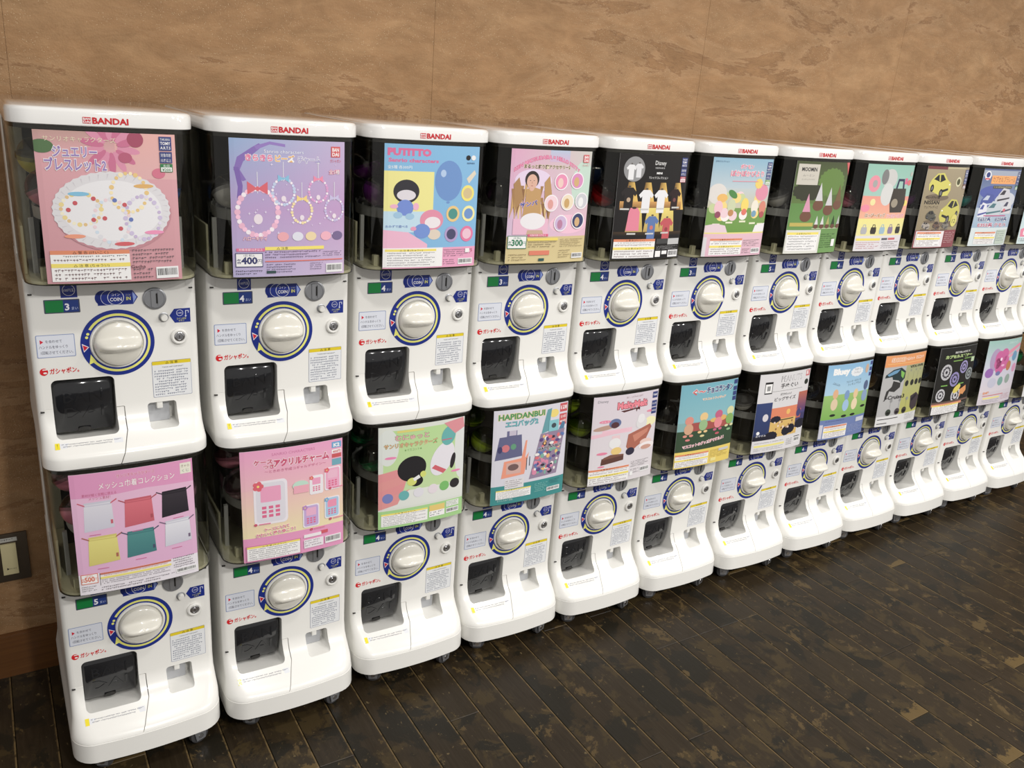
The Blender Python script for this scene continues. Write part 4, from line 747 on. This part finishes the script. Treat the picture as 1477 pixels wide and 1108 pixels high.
@poster('L1', 'pink poster with acrylic phone-shaped charms')
def _(A):
    A.R(0, 0, 1, .35, (236, 150, 196), (238, 180, 190)).R(0, .35, 1, .8, (238, 184, 186), (240, 226, 170)).R(0, .78, 1, 1, (232, 140, 190)).up()
    A.T('SANRIO CHARACTERS', .50, .06, .024, (206, 90, 150), wid=.42).T('ケース', .21, .125, .034, (206, 30, 96), wid=.17, off=.05, out=Wt).T('つき', .26, .165, .028, (206, 30, 96), wid=.1, off=.04, out=Wt).T('アクリルチャーム', .58, .155, .050, (206, 30, 96), wid=.54, off=.05, out=Wt).T('〜ときめき平成コギャルデザイン〜', .52, .205, .020, (190, 40, 110), wid=.60)
    A.up().R(.885, .02, .985, .075, (80, 160, 214)).R(.885, .09, .985, .125, Wt).R(.885, .13, .985, .165, (206, 40, 50)).R(.885, .175, .985, .235, (100, 170, 190)).up().T('K2', .935, .065, .03, Wt, wid=.06, off=.05).T('400円', .935, .12, .02, (206, 40, 50), wid=.08, off=.03)
    def phone(x, y, s, c, sc, fl):
        A.up().P(rr(x-.5*s, y-.62*s, x+.5*s, y+.62*s, .13*s), (240, 234, 242)).up().P(rr(x-.43*s, y-.56*s, x+.43*s, y+.56*s, .12*s), c).up().P(rr(x-.3*s, y-.45*s, x+.3*s, y-.02*s, .03*s), sc)
        for i in range(3):
            for j in range(3): A.R(x-.27*s+i*.2*s, y+.1*s+j*.12*s, x-.14*s+i*.2*s, y+.18*s+j*.12*s, (226, 70, 130))
        for i in range(5): a = 2*math.pi*i/5; A.E(x-.36*s+.09*s*math.cos(a), y-.48*s+.08*s*math.sin(a), .075*s, .075*s, fl, 10)
        A.up().E(x-.36*s, y-.48*s, .04*s, .04*s, (246, 220, 90), 8)
    def rr(x0, y0, x1, y1, r): return rrect(x0, y0, x1, y1, r, 4)
    phone(.27, .47, .32, (226, 222, 232), (240, 150, 190), (226, 50, 80)); phone(.72, .38, .14, (240, 236, 240), (240, 150, 190), (226, 80, 90)); phone(.89, .35, .17, (240, 160, 196), (240, 180, 206), (226, 60, 90)); phone(.66, .66, .17, (196, 164, 220), (236, 170, 206), (190, 130, 200)); phone(.88, .62, .16, (160, 200, 232), (238, 130, 170), (110, 170, 220))
    A.up().E(.56, .36, .08, .05, (190, 226, 206)).R(.49, .36, .64, .43, (240, 160, 180)); A.T('CHARM', .56, .37, .022, Wt, wid=.12, out=(226, 110, 160)).T('ケースの人気デザインで', .31, .775, .024, (226, 60, 120), wid=.26, off=.03, out=Wt, rot=.03).T('かわいくおしゃれなチャーム！', .31, .81, .022, (226, 60, 120), wid=.40, off=.03, out=Wt, rot=.03) if False else A.T('ケースに入れて', .32, .725, .024, (226, 60, 120), wid=.24, off=.03, out=Wt, rot=.05).T('かわいく持ち歩こう！', .31, .765, .024, (226, 60, 120), wid=.38, off=.03, out=Wt, rot=.05)
    for x, y in ((.12, .66), (.86, .44), (.66, .79), (.86, .73)): A.up().E(x, y, .016, .014, (206, 40, 90), 12).R(x+.03, y-.005, x+.14, y+.005, (226, 110, 150))
    caution(A, .03, .855, .54, .985, False, 8, frame=(206, 110, 160)); A.R(.58, .83, .76, .86, (244, 236, 240)).R(.76, .82, .83, .85, (214, 40, 70)).R(.58, .88, .78, .96, (238, 232, 238)); A.F(.59, .885, .77, .95, 3, (90, 70, 90), seed=7); A.B(.80, .885, .97, .955)
@poster('L2', 'green poster with soft squeeze toys and pink fingers')
def _(A):
    A.R(0, 0, 1, .82, (222, 226, 216)).R(.05, .04, .95, .74, (180, 220, 140), (196, 222, 160)).R(0, .82, 1, 1, (160, 214, 130)).up().E(.1, .2, .12, .2, (222, 228, 222)).E(.95, .3, .07, .35, (224, 228, 224)).R(0, .64, 1, .8, (228, 232, 224), (226, 230, 222)).up()
    A.R(.2, .045, .5, .065, (226, 210, 90)); A.T('むにゅっと', .37, .135, .040, (232, 150, 170), wid=.38, off=.03, out=(120, 170, 90)).T('サンリオキャラクターズ', .36, .205, .034, (226, 150, 110), wid=.60, off=.03, out=(130, 170, 90)).T('★マスコット★', .38, .25, .02, (110, 160, 80), wid=.2); pill(A, .13, .30, .13, (236, 110, 170)); pill(A, .90, .53, .12, (236, 110, 170))
    for i in range(4): A.up().P([(0, .45+i*.085), (.2+.05*i, .42+i*.07), (.34-.03*i, .47+i*.075), (.3-.03*i, .51+i*.085), (0, .55+i*.085)], (226, 130+6*(i % 2), 134))
    A.up().E(.37, .43, .165, .14, (40, 38, 42), 30, rot=-.2).E(.42, .56, .08, .06, (40, 38, 42)).up().E(.37, .56, .055, .045, (214, 222, 90)).E(.50, .50, .035, .035, (214, 222, 90)); A.up().P([(.38, .53), (.45, .50), (.47, .53), (.4, .56)], (236, 236, 236))
    A.up().E(.73, .38, .13, .20, (232, 228, 236), 34, rot=.5).E(.86, .42, .03, .09, (50, 46, 50), 18, rot=.2).P([(.6, .46), (.64, .43), (.78, .50), (.74, .53)], (210, 60, 80)); A.up().E(.80, .16, .085, .11, (90, 180, 176), 26, rot=.3).P([(.74, .03), (.98, .0), (1, .1), (.88, .15), (.8, .08)], (222, 130, 140)).R(.72, .19, .84, .2, (200, 70, 110))
    for x, c in ((.1, (110, 120, 190)), (.28, (90, 180, 180)), (.45, (226, 224, 232)), (.62, (232, 220, 228)), (.76, (110, 190, 90)), (.89, (50, 48, 50))): A.up().E(x, .70-.05*x, .06, .055, c, 20)
    caution(A, .03, .85, .56, .975, False, 3, (190, 110, 110)); A.R(.58, .84, .77, .90, (232, 200, 90)).R(.58, .90, .77, .96, Wt).F(.59, .905, .76, .955, 2, K, seed=3).R(.79, .83, .95, .89, (230, 236, 226)).F(.8, .835, .94, .885, 3, (90, 110, 90), seed=4); A.B(.79, .905, .95, .955)
@poster('L3', 'white and teal poster with colourful tote bags')
def _(A):
    A.R(0, 0, 1, .82, (218, 216, 228)).R(0, .80, 1, 1, (40, 146, 146)).up(); A.T('HAPIDANBUI', .36, .10, .055, (60, 150, 90), wid=.60, off=.04, out=(238, 206, 130)).T('エコバッグ2', .36, .175, .046, (90, 180, 186), wid=.42, off=.05, out=(60, 80, 120), ow=.03); A.E(.80, .10, .065, .05, (240, 214, 90), 20)
    A.R(.88, .01, .99, .1, (206, 44, 56)).R(.88, .12, .99, .24, (206, 44, 56)).up().T('新登場', .935, .07, .03, Wt, wid=.09, off=.03).T('全4種', .935, .165, .024, Wt, wid=.08).T('400円', .935, .215, .024, Wt, wid=.09, off=.02)
    A.R(.17, .22, .30, .32, (104, 104, 146)).P([(.08, .28), (.36, .27), (.38, .50), (.03, .52)], (96, 98, 140)).up().R(.2, .22, .29, .27, (200, 190, 210)).E(.16, .40, .05, .045, (210, 100, 110)).E(.26, .39, .035, .035, (90, 160, 120)).E(.09, .41, .03, .04, (60, 60, 110))
    A.P([(.15, .54), (.43, .52), (.47, .47), (.42, .70), (.12, .72)], (238, 138, 100)).P([(.37, .54), (.42, .34), (.44, .34), (.42, .54)], (238, 138, 100)).up().R(.18, .56, .37, .68, (214, 170, 160)).E(.27, .61, .07, .04, (120, 90, 90)); A.R(.17, .74, .42, .84, (226, 222, 226)).F(.18, .745, .41, .83, 4, (80, 70, 80), seed=4).R(.44, .53, .45, .66, (70, 80, 90)).R(.48, .52, .49, .62, (50, 60, 80))
    A.up().P([(.63, .30), (.70, .05), (.76, .04), (.73, .28)], (90, 160, 170)).P([(.88, .28), (.93, .20), (.97, .22), (.95, .3)], (60, 120, 160)).P([(.62, .30), (.97, .28), (.88, .76), (.49, .77)], (150, 130, 160)).up(); r = random.Random(9)
    for i in range(90):
        y = r.uniform(.33, .73); a_ = .62-(y-.3)*.27; x = r.uniform(a_+.02, a_+.34); A.E(x, y, r.uniform(.015, .035), r.uniform(.015, .03), r.choice([(220, 80, 90), (240, 180, 80), (70, 110, 180), (240, 236, 230), (60, 50, 70), (120, 180, 160), (220, 120, 160), (90, 60, 130)]), 10)
        if i % 15 == 0: A.up()
    A.up().R(.73, .17, .87, .29, (120, 196, 206)).up().E(.80, .23, .035, .03, (70, 80, 90)); A.T('HAPIDANBUI', .76, .47, .030, (60, 50, 80), wid=.32, off=.04, out=Wt, rot=.05)
    A.T('おりたためて便利', .18, .965, .016, (190, 226, 220), wid=.2); caution(A, .06, .845, .52, .94, False, 2); A.F(.57, .83, .76, .93, 5, (150, 214, 206), seed=3).F(.78, .82, .95, .87, 3, (30, 90, 100), seed=4); A.B(.75, .90, .94, .945)
@poster('L4', 'pale pink poster with chocolate-coated toy figures and a dripping title')
def _(A):
    A.R(0, 0, 1, 1, (222, 210, 220), (228, 222, 226)).up().R(.15, .38, .6, .43, (240, 190, 206)).P([(.0, .42), (.5, .38), (.55, .41), (0, .46)], (238, 186, 202)).R(.3, .45, .42, .65, (236, 200, 206)).E(.9, .35, .1, .06, (244, 238, 180))
    A.T('Disney', .13, .065, .028, (110, 110, 120), wid=.15).T('はい、とけちゃいます！', .60, .045, .016, (120, 60, 60), wid=.26).T('MeltyMelt', .58, .155, .070, (240, 110, 130), wid=.46, off=.05, out=(120, 30, 50)).P([(.4, .18), (.66, .165), (.70, .16), (.70, .20), (.69, .19), (.66, .185), (.645, .215), (.635, .18), (.45, .20)], (90, 40, 40)); A.up()
    A.E(.18, .35, .16, .03, (190, 150, 130), 20, rot=-.1).E(.33, .31, .09, .06, (90, 110, 160), 24).up().E(.33, .33, .06, .04, (90, 50, 60), 18); pill(A, .18, .28, .17, (232, 110, 150), 'メルト'); pill(A, .89, .23, .14, (232, 120, 150)); pill(A, .17, .64, .16, (232, 110, 150))
    A.up().E(.35, .54, .09, .07, (236, 236, 236), 24).E(.38, .63, .08, .05, (236, 200, 100)).P([(.17, .70), (.5, .68), (.5, .745), (.16, .775)], (100, 60, 50)).P([(.2, .69), (.3, .665), (.5, .675), (.5, .69), (.18, .715)], (130, 82, 62))
    A.E(.75, .35, .09, .08, (226, 224, 226), 24).E(.74, .30, .06, .06, (236, 234, 236)).P([(.55, .46), (.9, .38), (.93, .42), (.85, .55), (.7, .62), (.6, .68), (.53, .60)], (176, 90, 62)).up().P([(.62, .48), (.88, .42), (.86, .47), (.66, .56)], (206, 120, 90)).E(.60, .66, .07, .05, (50, 46, 70)).E(.85, .58, .1, .04, (236, 200, 190)).E(.87, .63, .13, .05, (244, 236, 236), 20).E(.86, .645, .09, .03, (206, 150, 130))
    bx = (36, 56, 128)
    for y0 in (.02, .12, .20): A.R(.90, y0, .985, y0+.07, bx)
    A.up().T('TOMY', .942, .065, .02, Wt, wid=.07, off=.03).T('15才', .942, .165, .02, Wt, wid=.07).T('¥400', .942, .245, .02, Wt, wid=.07); pill(A, .17, .79, .1, (232, 110, 150)); caution(A, .0, .815, .60, .985, True, 7); foot(A, .63, .78, .95, .93, seed=1); A.R(.62, .9, .67, .95, (244, 244, 244))
@poster('L5', 'sky-blue and dark green poster with four round toys and a yellow foot')
def _(A):
    A.R(0, 0, 1, .45, (100, 176, 196), (130, 190, 200)).R(0, .45, 1, .60, (130, 180, 180)).R(0, .55, 1, .82, (54, 84, 58), (58, 80, 56)).R(0, .80, 1, 1, (236, 206, 60)).up(); A.R(.15, .46, .95, .56, (170, 60, 50)).E(.75, .45, .1, .04, (226, 170, 60)); A.E(.62, .46, .08, .03, (226, 180, 70)).up()
    A.T('ぐ〜', .29, .12, .05, (214, 50, 50), wid=.2, off=.05, out=Wt).T('チョコランタン', .66, .115, .058, (40, 50, 120), wid=.48, off=.05, out=Wt).T('マスコットフィギュア', .57, .20, .022, (236, 160, 60), wid=.42, off=.03, out=Wt)
    for x, y, c, d in ((.18, .38, (222, 130, 110), (214, 160, 120)), (.42, .35, (236, 196, 120), (150, 190, 130)), (.69, .35, (200, 70, 120), (232, 120, 130)), (.91, .33, (220, 220, 160), (130, 180, 80))): A.up().E(x, y+.05, .07, .06, c, 22).up().E(x, y+.15, .075, .075, d, 22).up().E(x-.05, y+.23, .035, .018, c, 12).E(x+.05, y+.23, .035, .018, c, 12).E(x, y+.28, .04, .016, [(220, 110, 110), (226, 210, 140), (196, 60, 80), (140, 190, 130)][int(x*4) % 4], 12)
    A.T('マスコットのグッズができたよ！', .47, .735, .030, (232, 150, 160), wid=.72, off=.04, out=(250, 240, 240), rot=.08)
    for y0 in (.01, .09, .15, .21): A.R(.92, y0, .99, y0+.05, (36, 56, 128))
    caution(A, .01, .83, .57, .985, True, 5); A.F(.6, .83, .95, .93, 6, (150, 120, 20), seed=3).R(.76, .83, .95, .86, (206, 206, 206)).R(.62, .93, .72, .97, (240, 226, 130))
@poster('L6', 'white poster with navy night and orange sunset towels')
def _(A):
    A.R(0, 0, 1, 1, (222, 220, 222)).up(); A.T('PEANUTS', .60, .115, .075, (60, 58, 60), wid=.42, off=.0).T('PEANUTS', .602, .113, .070, (222, 220, 222), wid=.41, off=-.01).T('手ぬぐい', .57, .19, .046, K, wid=.35, off=.02).R(.25, .225, .85, .228, K).T('約90cm!', .52, .285, .026, K, wid=.22).T('ビッグサイズ', .52, .35, .036, K, wid=.42, off=.02)
    A.R(.10, .10, .24, .12, K).R(.10, .12, .24, .25, K).up().R(.11, .125, .23, .235, Wt).up().R(.14, .15, .20, .21, (150, 150, 150)); A.R(.9, .01, .985, .085, (206, 50, 60)).up().T('新', .943, .065, .04, Wt, off=.04); A.E(.93, .16, .042, .04, (50, 56, 50), 20)
    A.R(.0, .36, .28, .84, (36, 60, 120), (30, 50, 100)).R(.28, .44, .80, .60, (226, 112, 50)).R(.8, .28, 1, .56, (190, 90, 50), (60, 60, 130)).R(.28, .59, .85, .82, (222, 178, 70)).R(.8, .56, 1, .74, (60, 56, 110)).up().E(.18, .55, .052, .055, (220, 214, 220), 22).E(.62, .51, .04, .04, (240, 180, 50), 20).E(.38, .59, .10, .05, (36, 36, 56), 24, jag=.05).R(.28, .60, .75, .612, (34, 34, 52))
    for i, (x, y, rx) in enumerate(((.05, .84, .1), (.2, .83, .1), (.33, .80, .12), (.62, .76, .09), (.72, .74, .08), (.92, .70, .12))): A.E(x, y, rx, .07, (34, 34, 50), 24, jag=.05)
    A.up().E(.08, .74, .03, .025, Wt).T('おやすみ', .14, .79, .022, Wt, wid=.18); r = random.Random(3)
    for i in range(14): A.E(r.uniform(.34, .78), r.uniform(.63, .72), .018, .016, r.choice([(150, 100, 50), (236, 210, 190), (200, 160, 120)]), 10)
    A.R(.8, .5, .9, .62, (190, 80, 60)).E(.85, .55, .05, .06, (60, 60, 120)); A.R(0, .84, 1, 1, (226, 224, 226)).up(); A.R(.04, .90, .62, .925, (240, 228, 110)).F(.04, .865, .6, .885, 1, K, seed=2).F(.04, .935, .6, .98, 3, (100, 100, 100), seed=5).F(.66, .87, .8, .96, 4, K, seed=6).R(.82, .86, .95, .87, K); A.B(.83, .875, .95, .94)
@poster('L7', 'blue sky and green lawn poster with four plush toys in a line')
def _(A):
    A.R(0, 0, 1, .45, (120, 180, 222), (170, 210, 232)).R(0, .40, 1, .80, (150, 196, 100), (110, 176, 50)).R(0, .73, 1, 1, (96, 120, 180)).up().E(.62, .12, .14, .07, (232, 236, 240), 24, jag=.06).up()
    A.T('Bluey', .28, .13, .075, Wt, wid=.32, off=.06, out=(150, 200, 232)).T('プロポーズ', .63, .10, .022, (50, 60, 80), wid=.16).T('フィギュア', .63, .14, .022, (50, 60, 80), wid=.16).T('フロッキーみたいな', .58, .25, .024, (50, 60, 80), wid=.34, rot=.06).T('フィギュアだよ', .60, .29, .024, (50, 60, 80), wid=.3, rot=.06).T('ふわふわ', .2, .27, .026, (50, 60, 80), wid=.16, rot=-.3)
    for x, y, c, d in ((.22, .44, (226, 170, 120), (226, 200, 160)), (.47, .47, (110, 150, 200), (150, 190, 226)), (.67, .47, (232, 196, 140), (236, 214, 170)), (.9, .38, (80, 100, 140), (130, 160, 200))): A.up().E(x, y-.05, .055, .075, c, 22).up().E(x, y+.09, .07, .09, d, 22).up().E(x, y+.235, .06, .02, (40, 44, 44), 18)
    A.E(.86, .1, .04, .07, (206, 170, 140)); 
    for y0 in (.01, .09, .16): A.R(.93, y0, .99, y0+.05, (50, 60, 140))
    caution(A, .09, .82, .57, .975, True, 5, frame=(226, 226, 230)); A.F(.1, .745, .5, .765, 1, (50, 60, 120), seed=3).R(.78, .76, .97, .82, (206, 210, 220)).F(.6, .84, .95, .95, 5, (170, 180, 214), seed=3).R(0, .79, .06, .98, (206, 206, 220))
@poster('L8', 'grey and yellow-green poster with motorcycle helmets and an orange head band')
def _(A):
    A.R(0, 0, .62, 1, (186, 186, 186)).R(.5, .1, 1, .86, (170, 172, 130), (190, 190, 80)).R(0, 0, 1, .16, (232, 140, 40)).up().R(0, .86, 1, 1, (226, 226, 226)).up(); A.T('SHOEI', .28, .09, .05, (232, 150, 50), wid=.30, off=.04, out=Wt).T('ヘルメット', .56, .085, .04, Wt, wid=.22, off=.02).T('マスコット', .82, .085, .04, Wt, wid=.22, off=.02).R(.05, .115, .9, .122, (244, 190, 90)).T('VFX-WR', .78, .205, .034, K, wid=.36, off=.04)
    A.P([(.05, .27), (.2, .20), (.38, .18), (.5, .24), (.5, .34), (.42, .40), (.36, .36), (.22, .34), (.2, .30), (.04, .31)], (40, 60, 64)).up().P([(.08, .265), (.22, .215), (.36, .2), (.3, .25), (.12, .29)], (90, 150, 190)).P([(.38, .22), (.48, .26), (.46, .34), (.4, .3)], (120, 190, 60)); A.P([(.18, .50), (.14, .62), (.1, .60), (.12, .50), (.22, .44), (.24, .36), (.42, .40), (.42, .46), (.3, .52)], (60, 60, 60))
    for x in (.58, .72, .84, .95): A.up().E(x, .42, .045, .05, (50, 52, 50), 14).R(x, .26, x+.004, .37, (120, 120, 110)).E(x+.06, .24, .02, .02, (150, 150, 130), 10)
    A.up().T('J-Cruise3', .33, .62, .052, K, wid=.48, off=.03)
    for x, c in ((.24, (60, 70, 60)), (.45, (80, 70, 80)), (.63, (70, 66, 60))): A.up().E(x, .81, .062, .055, c, 18).E(x, .82, .04, .02, (30, 30, 30), 12).R(x+.02, .66, x+.024, .76, (120, 120, 120)).E(x+.03, .645, .03, .028, (150, 150, 150), 12)
    A.up().P([(.75, .62), (.9, .58), (1, .64), (.98, .80), (.86, .84), (.78, .78)], (70, 60, 66)).up().P([(.78, .66), (.9, .60), (.92, .64), (.8, .7)], (40, 38, 46)); A.R(.03, .895, .5, .905, K).R(.03, .955, .25, .965, K).F(.68, .87, .95, .96, 5, (120, 120, 120), seed=7)
@poster('L9', 'black poster with spinning tops and an orange strip')
def _(A):
    A.R(0, 0, 1, 1, (36, 36, 34)).up(); A.T('BEYBLADE X', .57, .09, .026, (200, 200, 196), wid=.42, off=.04).T('カプセルスピナー', .5, .155, .036, (190, 214, 130), wid=.72, off=.05, out=(80, 110, 60)).R(.35, .195, .6, .21, (120, 170, 60)).R(.65, .175, .9, .19, (110, 160, 60)).R(.87, .18, .97, .25, (190, 214, 170))
    for x, y, r, c in ((.22, .36, .135, (190, 190, 194)), (.47, .48, .125, (140, 130, 190)), (.68, .31, .11, (150, 140, 196)), (.88, .43, .105, (150, 160, 160)), (.17, .70, .11, (200, 200, 204)), (.58, .73, .13, (206, 204, 210))):
        A.up().E(x, y, r, r, c, 28).up().E(x, y, r*.72, r*.72, (60, 58, 66), 22, jag=.1).up().E(x, y, r*.5, r*.5, c, 22, jag=.12).up().E(x, y, r*.2, r*.2, (50, 50, 60), 14)
    A.up().E(.58, .63, .11, .06, (226, 206, 50), 20, rot=-.5).P([(.68, .65), (.85, .60), (.88, .68), (.8, .74), (.74, .72), (.7, .78)], (226, 140, 40)).R(.14, .55, .3, .565, (120, 190, 60)).R(.6, .55, .76, .565, (120, 190, 60)); A.R(0, .80, 1, .83, (110, 84, 76)).R(0, .83, .8, .865, (226, 130, 80)); caution(A, .02, .85, .72, .985, False, 4); A.F(.76, .85, .95, .95, 5, (190, 190, 180), seed=3)
@poster('L10', 'pastel poster with a large pink jelly gem')
def _(A):
    A.R(0, 0, 1, .4, (150, 196, 186), (200, 206, 222)).R(0, .4, 1, .8, (200, 202, 222), (222, 212, 220)).R(0, .8, 1, 1, (216, 206, 216)).up(); A.T('ぷるるんジュエル', .72, .07, .03, (220, 240, 234), wid=.3).P([(.55, .2), (.95, .08), (1, .12), (.6, .26)], (226, 130, 160)).P([(.6, .27), (1, .17), (1, .21), (.65, .3)], (230, 150, 176))
    A.E(.25, .3, .14, .2, (176, 150, 190), 26).up(); 
    for x, y, s in ((.36, .27, .12), (.5, .24, .12), (.56, .36, .12), (.42, .42, .13), (.34, .36, .1)): A.E(x, y, s, s, (206, 70, 150), 22)
    A.up().E(.42, .30, .03, .03, (250, 220, 240)).E(.5, .4, .05, .02, (236, 170, 210)); A.E(.15, .50, .11, .085, (150, 90, 180), 20).E(.4, .52, .07, .04, (110, 110, 170)).E(.69, .42, .075, .09, (190, 110, 50), 18).E(.84, .28, .08, .09, (90, 150, 190), 18).E(.9, .47, .07, .08, (214, 140, 180)).E(.28, .66, .12, .09, (196, 196, 216), 20).E(.52, .65, .08, .08, (120, 170, 160), 20).E(.74, .63, .08, .085, (150, 170, 160), 20)
    A.T('全8種', .17, .83, .03, (226, 130, 50), wid=.16, off=.04).R(.1, .855, .7, .867, (206, 90, 90)); A.R(.12, .89, .6, .915, (240, 226, 120)).F(.1, .925, .6, .98, 3, (90, 110, 130), seed=3).F(.65, .87, .95, .96, 4, (190, 110, 130), seed=3)
@poster('L11', 'dark green poster with yellow print at the right end of the lower row')
def _(A):
    A.R(0, 0, 1, 1, (40, 60, 44)).up().R(0, .45, 1, .7, (190, 180, 70), (206, 200, 110)).R(0, .82, 1, 1, (220, 220, 220)); A.up().T('恐竜', .3, .4, .1, (60, 160, 70), off=.05); caution(A, .1, .85, .9, .98)
# ---------------------------------------------------------------- the row
X = [.3951, .6959, .9991, 1.2919, 1.5818, 1.8741, 2.1728, 2.4639, 2.7581, 3.0531, 3.3507, 3.6479]
Y = [-.005, -.013, .008, .010, .005, .002, -.003, -.007, .002, -.001, .003, -.001]
DY = .006; ZR = {'U': .906, 'L': .306}
NUM = {'U': '344343544335', 'L': '544444444434'}
CAPC = {'pink': (222, 140, 166), 'blue': (20, 84, 170), 'clear': (196, 196, 198), 'violet': (96, 70, 150), 'purple': (84, 30, 96), 'magenta': (150, 70, 160), 'red': (176, 26, 34), 'mauve': (150, 110, 130), 'green': (20, 130, 78), 'lime': (150, 176, 50), 'dark': (34, 34, 38), 'navy': (24, 40, 70), 'tan': (176, 150, 110), 'teal': (50, 130, 130), 'yellow': (196, 190, 80)}
CU = ['pink blue yellow', 'clear violet dark', 'purple magenta purple', 'dark dark dark', 'red dark navy', 'dark clear dark', 'clear pink dark', 'pink purple purple', 'purple teal purple', 'teal navy teal', 'navy dark navy', 'dark dark dark']
CL = ['pink mauve pink', 'mauve dark pink', 'green dark green', 'lime dark lime', 'lime dark lime', 'dark clear dark', 'clear navy dark', 'navy dark navy', 'tan dark yellow', 'navy dark navy', 'navy green dark', 'green dark green']
cm = {n: mat(n+'_capsule_plastic', c, .12, coat=.5) for n, c in CAPC.items()}
cl_ = {n: clear(n+'_tinted_clear', tuple(.35+.6*v for v in lin(c)), .1, .05) for n, c in CAPC.items()}
def half(lo):
    R = .0325; P = []
    for i in range(9):
        a = math.pi/2*i/8; P.append((max(.0001, R*math.sin(a)), -R*math.cos(a) if lo else R*math.cos(a)))
    if lo: P += [(R+.0008, .0), (R+.0008, .0025), (R-.001, .0025)]
    else: P += [(R-.0012, .0)]
    return lathe(P, 'z', 28)
CAPL, CAPH = half(True), half(False)
TAPE = lathe([(.0334, -.004), (.0338, 0), (.0334, .006)], 'z', 28)
ORD = ['first', 'second', 'third', 'fourth', 'fifth', 'sixth', 'seventh', 'eighth', 'ninth', 'tenth', 'eleventh', 'last']
SPOT = [('left', (-.0905, .012, .2762)), ('right', (.0935, .0200, .2762)), ('raised left', (-.0960, .068, .3230))]
rr_ = random.Random(11)
SHORT = {'U0': 'beaded bracelet poster', 'U1': 'lavender bead-ring charm poster', 'U2': 'blue and yellow balloon poster', 'U3': 'pink and gold singer poster', 'U4': 'black T-shirt poster', 'U5': 'spring meadow poster', 'U6': 'forest green poster', 'U7': 'pastel tote bag poster', 'U8': 'tan sports car poster', 'U9': 'blue toy train poster', 'U10': 'pale aqua poster',
    'L0': 'pink drawstring bag poster', 'L1': 'pink phone charm poster', 'L2': 'green squeeze toy poster', 'L3': 'white and teal tote poster', 'L4': 'dripping chocolate title poster', 'L5': 'sky-blue poster with yellow foot', 'L6': 'night and sunset towel poster', 'L7': 'green lawn poster with plush toys', 'L8': 'motorcycle helmet poster', 'L9': 'black spinning top poster', 'L10': 'pink jelly gem poster', 'L11': 'dark green poster'}
for k in range(12):
    for u in 'UL':
        f, plab = POST[u+str(k)]; row = 'upper' if u == 'U' else 'lower'
        x, y, zr = X[k], Y[k]+(DY if u == 'U' else 0), ZR[u]
        make_unit(k, u == 'U', x, y, zr, f'white {row} capsule machine behind the {SHORT[u+str(k)]}' if u+str(k) in SHORT else 'white upper capsule machine cut off by the right edge, past the pale aqua poster', NUM[u][k])
        if (u, k) == ('U', 11): continue
        PHT = .243 if u == 'L' else .248; A = Art(PWD, PHT); f(A); mxl = max(globals().get('mxl', 0), A.l)
        p = Art(PWD, PHT); p.R(0, 0, 1, 1, (238, 238, 238))
        bow = rr_.uniform(0, .0012)
        tl = .012 if u == 'L' else .004
        fy = lambda xx, zz: gsurf(xx)-.0012-(tl+bow)*(-zz/PHT)
        pm_ = p.build('poster', fy, cut=.014)
        bm = bmesh.new(); bm.from_mesh(pm_); r = bmesh.ops.extrude_face_region(bm, geom=bm.faces[:]); [setattr(v.co, 'y', v.co.y+.0006) for v in r['geom'] if isinstance(v, bmesh.types.BMVert)]; bmesh.ops.recalc_face_normals(bm, faces=bm.faces[:]); bm.to_mesh(pm_); bm.free()
        po = ob('poster', pm_, PRINT, None, (x, y, zr+(.3755 if u == 'U' else .376)))
        tag(po, plab, 'poster', row+' display posters'); art = ob('printed_artwork', A.build('art', lambda xx, zz: fy(xx, zz)-.00022, cut=.014), PRINT, po)
        for i, (cname, (pn, (cx, cy, cz))) in enumerate(zip((CU if u == 'U' else CL)[k].split(), SPOT)):
            if cname == 'dark' and i: continue
            o = ob('capsule', CAPL, cm[cname], None, (x+cx, y+cy, zr+cz)); o.rotation_euler = (rr_.uniform(-.5, .5), rr_.uniform(-.5, .5), rr_.uniform(0, 6))
            ob('capsule_lid', CAPH, cl_[cname], o); ob('sealing_tape', TAPE, cl_['clear'], o)
            tag(o, f'{cname} capsule at the {pn} inside the {ORD[k]} {row} machine'.replace('clear capsule', 'clear colourless capsule').replace('last', 'rightmost'), 'capsule', f'capsules in the {row} machines')
print('max ink layers', mxl)
bpy.context.view_layer.update()
